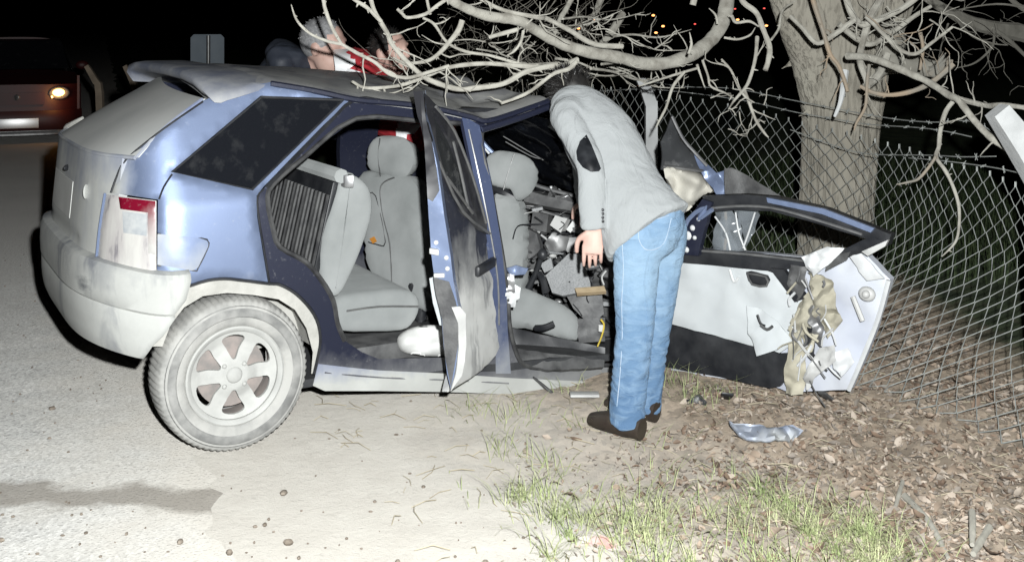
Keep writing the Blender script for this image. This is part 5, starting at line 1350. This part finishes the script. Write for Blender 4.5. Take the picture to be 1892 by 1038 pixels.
for i in range(7): mb.tube([P(1730 + random.uniform(-14, 4), 128 + random.uniform(-10, 10), 6.28), P(1752 + random.uniform(-8, 10), 122 + random.uniform(-26, 14)  , 6.24)], [.02, .003], 5, 1)
mk("splinters", mb, m_twig, tree, fix=False)
mk("knot", MB().ell(P(1645, 78, 6.45), Vector((.085, 0, 0)), Vector((0, .1, 0)), Vector((0, 0, .12))), m_bark, tree)
limb([(1550, 45), (1580, 70), (1610, 82), (1650, 60), (1690, 30), (1720, 12)], (5.8, 5.9), 7, 4, twigs=6)
limb([(1600, 30), (1630, 60), (1660, 90), (1690, 100), (1720, 80), (1760, 50)], (5.7, 5.6), 5, 3, twigs=6)
limb([(1700, 60), (1706, 90), (1700, 130)], (5.9, 5.9), 4.5, 3, m_twig)
limb([(1460, 30), (1480, 50), (1510, 80), (1545, 62), (1580, 36)], (5.8, 5.7), 4, 6)
for i in range(15):
    x, y = random.uniform(1580, 1760), random.uniform(-10, 120); mb = MB(); twig(mb, P(x, y, random.uniform(5.6, 6.2)), .22, .0036); mk("branch", mb, random.choice([m_branch, m_branch, m_twig]), tree, fix=False)
# brushwood on the roof
bt = MB()
for i in range(230):
    x = random.triangular(700, 1190, 950); y = random.uniform(15, 170) if x > 800 else random.uniform(90, 165)
    if y > 150 and x > 1010: continue
    twig(bt, P(x, y, random.uniform(5.4, 7.6)), random.uniform(.12, .36), random.uniform(.0012, .0026))
tag(mk("fine_twigs", bt, m_fine, tree, fix=False), kind='stuff')
for i in range(13):
    x = random.uniform(780, 1130); y = random.uniform(30, 160); a = random.uniform(-1, 1)
    limb([(x, y), (x + 40, y - 16 * a), (x + 90, y - 34 * a + 10), (x + 150, y - 50 * a)], (random.uniform(5.3, 6.3), random.uniform(5.3, 6.3)), random.uniform(1.6, 3.2), 1.4, twigs=4, tl=.14)
# further tree at the right
tree2 = thing("bare_tree", "dim bare tree further off whose limbs reach in over the fence", "tree", (5.3, 9.2, 0))
t2 = Vector((5.3, 9.2, 0))
mk("trunk", MB().tube([t2, t2 + Vector((0, 0, 1.2)), t2 + Vector((-.1, 0, 2.4)), t2 + Vector((-.2, 0, 4))], [.24, .2, .17, .1], 14, 5, knob=.08), m_bark, tree2)
def limb2(pts, D, r0, r1, tw=4): return limb(pts, D, r0, r1, m_bark, "branch", .15, 8, 5, tree2, tw, .3)
limb2([(2140, 120), (2040, 110), (1960, 92), (1892, 62), (1832, 52), (1782, 36), (1722, 2), (1680, -30)], (9.2, 8.8), 24, 6)
limb2([(1832, 52), (1860, 72), (1892, 102), (1940, 150)], (8.9, 8.8), 5, 3)
limb2([(1765, 34), (1796, 66), (1830, 80), (1862, 84)], (8.8, 8.7), 3, 1.6)
limb2([(1836, 54), (1832, 86), (1804, 116), (1768, 126)], (8.8, 8.7), 3, 1.6)
limb2([(1752, 44), (1742, 76), (1734, 108)], (8.8, 8.7), 2, 1.4)
limb2([(1960, 92), (1930, 40), (1880, 10), (1850, -20)], (9.1, 9.0), 9, 4)
limb2([(1960, 30), (1900, 16), (1840, 8), (1760, 20)], (9.0, 9.0), 3, 1.6)
# ------------------------------------------------------------------ dark red car far down the road, facing the viewer
FD = 14.9
fc = P(31, 300, FD).x
ffx = Vector((CX - CX, -1, 0))
vdir = Vector((-fc, -FD, 0)).normalized()
rz = math.atan2(vdir.x, -vdir.y)                      # turned to look at the viewer
far = thing("parked_car", "dark red car standing down the road with one amber lamp lit", "car", (fc, FD, 0), rz)
def FW(x, y, z):                                       # x right in the picture, y back, z up
    return Vector((fc + x * math.cos(rz) - y * math.sin(rz), FD + x * math.sin(rz) + y * math.cos(rz), z))
def fgrid(fn, nu, nv, th): return grid(lambda u, v, o: FW(*fn(u, v, o)), nu, nv, th)
hw = .80
def nose(u, v, o):
    x = -hw + 2 * hw * u; e = abs(2 * u - 1) ** 5
    return (x, .05 + .22 * e + .05 * v + o, .26 + .50 * v)
mk("front_panel", fgrid(nose, 24, 6, .03), m_earth_red, far)
mk("bonnet", fgrid(lambda u, v, o: ((-hw + 2 * hw * u) * (1 - .06 * v), .10 + .22 * abs(2 * u - 1) ** 5 * (1 - v) + .85 * v, .765 + .17 * v - .05 * abs(2 * u - 1) ** 3 - o), 20, 8, .02), m_earth_red, far)
mk("windscreen", fgrid(lambda u, v, o: ((-.68 + 1.36 * u) * (1 - .16 * v), .96 + .55 * v + o, .94 + .42 * v), 10, 6, .01), m_tint, far)
mk("cabin", fgrid(lambda u, v, o: ((-.58 + 1.16 * u), 1.5 + 1.5 * v, 1.38 - .06 * abs(2 * u - 1) ** 3 - .1 * v * v - o), 10, 8, .03), m_earth_red, far)
for sg in (-1, 1):
    mk("side_panel", fgrid(lambda u, v, o: (sg * (hw - .02 - o), .22 + 3.3 * u, .25 + .62 * v), 8, 4, .03), m_earth_red, far)
    mk("side_window", fgrid(lambda u, v, o: (sg * (hw - .05 - .16 * v - o), 1.1 + 2.1 * u + .45 * v * (1 - u), .88 + .44 * v), 6, 4, .01), m_tint, far)
    w_ = MB()
    mk("wheel", lathe(FW(sg * (hw - .01), .72, .28), (FW(sg, 0, 0) - FW(0, 0, 0)), [(-.18, .17), (-.18, .27), (-.02, .28), (.0, .2), (-.02, .17), (-.03, 0)], 28), m_black, far)
mk("bumper", fgrid(lambda u, v, o: (-hw - .01 + (2 * hw + .02) * u, -.02 + .24 * abs(2 * u - 1) ** 5 + .03 * abs(2 * v - 1) ** 2 + o, .16 + .26 * v), 24, 6, .04), m_earth_red, far)
mk("lower_grille", fgrid(lambda u, v, o: (-.5 + 1.0 * u, -.012 + o, .125 + .03 * v), 8, 2, .02), m_black, far)
mk("skirt", fgrid(lambda u, v, o: (-hw + 2 * hw * u, .01 + .2 * abs(2 * u - 1) ** 5 + o, .10 + .06 * v), 12, 2, .04), m_chrome, far)
mk("radiator_grille", fgrid(lambda u, v, o: (-.34 + .68 * u, .035 + o, .50 + .16 * v), 8, 4, .02), m_earth_red, far)
mk("badge", MB().ell(FW(0.0, .03, .60), Vector((.04, 0, 0)), Vector((0, .012, 0)), Vector((0, 0, .04))), m_chrome, far)
mk("number_plate", MB().box(FW(.0, -.045, .265), (FW(.265, 0, 0) - FW(0, 0, 0)), (FW(0, .006, 0) - FW(0, 0, 0)), Vector((0, 0, .064)), .004), m_plate, far)
def lampo(cx, lit):
    mb = MB().ell(FW(cx, .085, .645), FW(.13, .02 * (1 if cx > 0 else -1), 0) - FW(0, 0, 0), FW(0, .06, 0) - FW(0, 0, 0), Vector((0, 0, .085)), 18, 12)
    o = mk("headlight", mb, m_lens_clear, far)
    if lit:
        mk("lit_bulb", MB().ell(FW(cx - .01, .028, .655), FW(.075, 0, 0) - FW(0, 0, 0), FW(0, .02, 0) - FW(0, 0, 0), Vector((0, 0, .05)), 14, 10).ell(FW(cx - .09, .045, .60), FW(.012, 0, 0) - FW(0, 0, 0), FW(0, .012, 0) - FW(0, 0, 0), Vector((0, 0, .02)), 8, 6), m_lamp_on, o)
        o['label'] = "lit amber headlight"
lampo(.52, True); lampo(-.52, False)
for sg in (-1, 1): mk("wing_mirror", MB().ell(FW(sg * .86, 1.15, .98), FW(.09, 0, 0) - FW(0, 0, 0), FW(0, .05, 0) - FW(0, 0, 0), Vector((0, 0, .065))), m_earth_red, far)
ld = bpy.data.lights.new("headlight_glow", 'POINT'); ld.energy = 3.5; ld.color = (1, .45, .12); ld.shadow_soft_size = .05
lo_ = bpy.data.objects.new("headlight_glow", ld); COL.objects.link(lo_); lo_.location = FW(.50, -.16, .66)
# ------------------------------------------------------------------ road sign seen from behind, fence posts across the road
SDt = 13.2
sg_ = thing("road_sign", "grey back of a square road sign on a post behind the spoiler", "sign", (P(385, 300, SDt).x, SDt, 0))
mk("sign_plate", panel([(352, 70), (358, 64), (408, 64), (414, 70), (414, 140), (408, 146), (358, 146), (352, 140)], flat(SDt), .012, 0, 20), m_sign, sg_)
mk("post", MB().tube([Vector((P(385, 300, SDt).x, SDt - .03, -.05)), P(385, 100, SDt - .03), P(385, 66, SDt - .03)], .024, 10, 1), m_chrome, sg_)
for (pts, D, lb) in (([(193, 262), (184, 172), (178, 152), (160, 122)], 12.6, "weathered concrete post with a bent top beside the dark red car"), ([(256, 262), (250, 180), (246, 152), (231, 122)], 12.9, "weathered concrete post with a bent top below the spoiler tip")):
    bz = P(pts[1][0], pts[1][1], D)
    o = mk("concrete_post", MB().tube([Vector((bz.x + .03, D, -.05)), bz, P(*pts[2], D), P(*pts[3], D)], [.052, .05, .046, .034], 4, 2, ref=(1, 1, 0)), M("weathered concrete", (.3, .24, .18), (.2, .16, .12), 8, .9), loc=(bz.x, D, 0), sharp=30)
    tag(o, lb, "post", "bent topped posts across the road")
# ------------------------------------------------------------------ lamps of a far town
k_l = 0
for (x, y, mt, lab) in ((1069, 53, m_city, "tiny amber street lamp shining between the branches above the brushwood"), (1097, 37, m_city, "second amber street lamp beside the one between the branches"), (1207, 29, m_city, "amber far lamp highest in the cluster over the thick curved branch"), (1225, 49, m_city, "amber far lamp in the middle of the cluster over the curved branch"), (1212, 61, m_city, "amber far lamp lowest in the cluster over the curved branch"), (1217, 67, m_cityw, "whitish far lamp right below the lowest amber one"), (1284, 45, m_cityr, "lone reddish far lamp left of the curved branch"), (1358, 17, m_cityr, "red far lamp just right of the curved branch top"), (1363, 37, m_city, "amber far lamp right of the curved branch"), (1412, 16, m_cityr, "red far lamp near the trunk"), (1416, 48, m_city, "amber far lamp beside the dangling branch by the trunk")):
    p = P(x, y, 205); r = .19 if mt is m_city else .13
    o = mk("street_lamp", MB().ell(p, Vector((r * 1.6, 0, 0)), Vector((0, r, 0)), Vector((0, 0, r)), 10, 6), mt, loc=p)
    tag(o, lab, "street lamp", "lamps of the town far behind the tree")
# ------------------------------------------------------------------ grass, leaves, litter
def blades(name, cnt, pick, hlo, hhi, w, cols, lean=.6):
    mb = MB(); 
    for i in range(cnt):
        x, y = pick(); h = random.uniform(hlo, hhi); a = random.uniform(0, 6.28); z = ground_z(x, y) - .005
        l = random.uniform(.2, 1) * lean * h; dx, dy = math.cos(a) * l, math.sin(a) * l; b_ = a + 1.57
        wx, wy = math.cos(b_) * w * .5, math.sin(b_) * w * .5; k = len(mb.v)
        mb.v += [(x - wx, y - wy, z), (x + wx, y + wy, z), (x + dx * .35 + wx * .8, y + dy * .35 + wy * .8, z + h * .6), (x + dx * .35 - wx * .8, y + dy * .35 - wy * .8, z + h * .6), (x + dx, y + dy, z + h * .92)]
        mb.f += [(k, k + 1, k + 2, k + 3), (k + 3, k + 2, k + 4)]
    return mb
m_grass = M("fresh grass", (.25, .33, .12), (.50, .50, .30), 9, .7, lo=.3, hi=.7)
m_grass2 = M("dark field grass", (.022, .045, .014), (.05, .07, .025), 5, .8)
tufts = [(random.uniform(-.05, 1.2), random.uniform(3.15, 3.75)) for _ in range(60)]
tufts = [(x, y) for x, y in tufts if 0.12 < x + .25 * (y - 3.2) and x < 1.2 - .5 * (y - 3.2)]
bl_ = [(random.uniform(-.3, .9), random.uniform(3.9, 4.9)) for _ in range(20)]
def pick():
    if random.random() < .86: c = random.choice(tufts); s_ = random.choice((.012, .02, .05, .09))
    else: c = random.choice(bl_); s_ = .05
    return random.gauss(c[0], s_), random.gauss(c[1], s_)
tag(mk("grass", blades("g", 3000, pick, .02, .10, .0026, None, 2.2), m_grass, sharp=None, fix=False), "sparse fresh grass on the verge in front of the wreck", kind='stuff')
def pick2():
    while True:
        x, y = random.uniform(.3, 5.5), random.uniform(6.8, 12.5)
        if x > 2.3 or y > 7.6: return x, y
tag(mk("field_grass", blades("g", 12000, pick2, .06, .24, .009, None, .7), m_grass2, sharp=None, fix=False), "dark rough grass beyond the wire fence", kind='stuff')
leafm = [M("dry leaf " + n, c1, c2, 20, .8, bs=.2, bscale=60) for n, c1, c2 in (("tan", (.33, .26, .20), (.24, .18, .135)), ("pale", (.42, .36, .30), (.32, .26, .21)), ("brown", (.20, .14, .10), (.13, .09, .065)), ("grey", (.27, .235, .20), (.20, .17, .145)))]
def leafshape(seed, s):
    rnd = random.Random(seed); mb = MB(); L = s; n = 5
    cu, tw = rnd.uniform(-.7, .9), rnd.uniform(-.5, .5)
    prof = [(0, .02), (.2, .62), (.45, 1.0), (.7, .8), (.9, .35), (1, .02)]
    for (t, w) in prof:
        w *= .25 * L * rnd.uniform(.85, 1.15); x = (t - .5) * L; zc = cu * L * (t - .5) ** 2 * 1.6
        for q in (-1, 0, 1): mb.v.append((x, q * w, .004 + zc + (abs(q) * w * .5) + tw * q * w * (t - .3)))
    for i in range(len(prof) - 1):
        for q in range(2): mb.f.append((i * 3 + q, i * 3 + q + 1, (i + 1) * 3 + q + 1, (i + 1) * 3 + q))
    return mb
def leafspot():
    while True:
        y = 3.15 + 3.0 * random.random() ** 1.6; x = random.uniform(-.05, 2.2)
        e = x - (.62 - .10 * (y - 3.2))
        if e + random.gauss(0, .28) > 0 and abs(x) < .47 * y + .1 and not (y > 4.35 and x < .66 + .2 * (y - 4.4) and y < 5.2): return x, y
protos = []
for i in range(8):
    me = bpy.data.meshes.new("fallen_leaf"); mb = leafshape(i, random.uniform(.035, .06)); me.from_pydata(mb.v, [], mb.f); me.shade_smooth(); me.materials.append(leafm[i % 4]); protos.append(me)
for i in range(290):
    x, y = leafspot(); o = bpy.data.objects.new("fallen_leaf", random.choice(protos)); COL.objects.link(o); o.parent = ground
    o.location = (x, y, ground_z(x, y) + .012); o.rotation_euler = (random.gauss(0, .5), random.gauss(0, .5), random.uniform(0, 6.28)); s_ = random.uniform(.7, 1.25); o.scale = (s_, s_, s_)
for q in range(4):
    mb = MB()
    for i in range(3000):
        x, y = leafspot(); l = leafshape(random.randrange(9999), min(.06, .018 * math.exp(random.gauss(0, .45)))); R_ = Matrix.Rotation(random.uniform(0, 6.28), 3, 'Z') @ Matrix.Rotation(random.gauss(0, .6), 3, 'X') @ Matrix.Rotation(random.gauss(0, .5), 3, 'Y')
        z = ground_z(x, y) + random.uniform(.0, .012); mb.add([R_ @ Vector(v) + Vector((x, y, z)) for v in l.v], l.f)
    tag(mk("leaf_litter", mb, leafm[q], sharp=None, fix=False), kind='stuff')
# grit and small clods on the road and the verge
pm = MB()
for i in range(650):
    y = 2.9 + 5 * random.random() ** 2; x = random.uniform(-.47 * y - .2, .5)
    if y > 3.9 and x > -1.6 and random.random() < .7: continue
    r = random.uniform(.002, .007) * (2.2 if random.random() < .05 else 1); zz = ground_z(x, y) if x > road_edge(y) else -.008
    d = [Vector((random.uniform(.6, 1.4), 0, 0)) * r, Vector((0, random.uniform(.6, 1.4), 0)) * r, Vector((0, 0, random.uniform(.5, .9))) * r]
    pm.ell((x, y, zz + r * .3), *d, 6, 4)
tag(mk("grit", pm, M("brown grit", (.26, .22, .18), (.14, .115, .09), 40, .9), sharp=None, fix=False), kind='stuff')
straw = MB()
for i in range(420):
    x, y = random.uniform(-.9, 1.9), random.uniform(3.2, 5.4)
    if x < road_edge(y): continue
    a = random.uniform(0, 6.28); L = random.uniform(.03, .14); z = ground_z(x, y) + .006
    straw.tube([(x, y, z), (x + math.cos(a) * L * .5, y + math.sin(a) * L * .5, z + random.uniform(0, .015)), (x + math.cos(a + .2) * L, y + math.sin(a + .2) * L, z)], random.uniform(.0008, .002), 4, 1)
tag(mk("straw", straw, M("dry straw", (.46, .41, .30), (.33, .28, .2), 10, .8), sharp=None, fix=False), kind='stuff')
# sticks lying in the leaves
def gnd(px, py, lift=.0):
    D = CAMH * FPX / (py - HY); p = P(px, py, D); p.z = ground_z(p.x, p.y) + lift; return p
def stick(pts, r, label, lift=.015, group=None):
    q = [gnd(*p, lift) for p in pts]; mb = MB().tube(q, [r, r * .95, r * .8, r * .6][:len(q)] if len(q) <= 4 else r, 8, 5, knob=.2)
    o = mk("fallen_stick", mb, m_bark, loc=q[0]); tag(o, label, "stick", "sticks lying among the leaves")
stick([(1672, 925), (1700, 958), (1722, 990), (1752, 1046)], .011, "long grey stick lying in the leaves, reaching out of the bottom of the picture")
stick([(1668, 900), (1660, 925), (1652, 950)], .007, "short pale stick lying above the long grey one")
stick([(1828, 1000), (1812, 1022), (1798, 1044)], .011, "pale forked stick near the bottom corner, its longer arm", .03)
stick([(1796, 986), (1797, 1012), (1796, 1040)], .010, "upright splinter crossing the pale forked stick", .05)
# wrapper, fragments and lost parts
w0 = gnd(1105, 996)
pp = panel([(1062, 985), (1080, 974), (1104, 986), (1142, 1000), (1138, 1014), (1098, 1010), (1078, 1000)], Pl(w0 + Vector((0, 0, .012)), (0, -.15, 1)), .003, 0, 6, rough=.02, seed=4)
tag(mk("paper_wrapper", pp, m_paper, loc=w0), "crumpled white and red wrapper on the ground in front", "wrapper")
f0 = gnd(1420, 812)
fr = panel([(1352, 768), (1372, 772), (1420, 782), (1470, 776), (1488, 790), (1466, 812), (1420, 822), (1380, 812), (1362, 795)], Pl(f0 + Vector((0, 0, .06)), (.1, -1, .9)), .012, 0, 7, rough=.05, seed=11, rim=.02, rimw=8)
tag(mk("wing_fragment", fr, m_blue, loc=f0), "crumpled blue body fragment lying on the ground below the open front door", "car part")
f1 = gnd(1290, 752)
fr = panel([(1268, 738), (1290, 730), (1306, 742), (1302, 764), (1276, 766)], Pl(f1 + Vector((0, 0, .03)), (.2, -1, .9)), .02, 0, 6, rough=.03, seed=12)
tag(mk("plastic_fragment", fr, m_black, loc=f1), "jagged black plastic fragment on the ground behind the shoes", "car part")
for i, (x, y) in enumerate(((1005, 724), (1080, 740), (1340, 742), (1530, 742))):
    g0 = gnd(x, y); s_ = random.uniform(.02, .05)
    q = Matrix.Rotation(random.uniform(0, 6), 3, Vector((.3, .2, 1)).normalized())
    o = mk("broken_trim", MB().box(g0 + Vector((0, 0, .02)), q @ Vector((s_ * 1.6, 0, 0)), q @ Vector((0, s_ * .7, 0)), Vector((0, 0, .006)), .004), (m_ash, m_offwhite, m_black, m_ash)[i], loc=g0)
    tag(o, ("grey broken trim piece on the ground below the sill", "pale broken trim piece just left of the shoes", "black broken trim piece under the door lining", "grey broken trim piece under the door's torn end")[i], "car part", "small broken trim pieces")
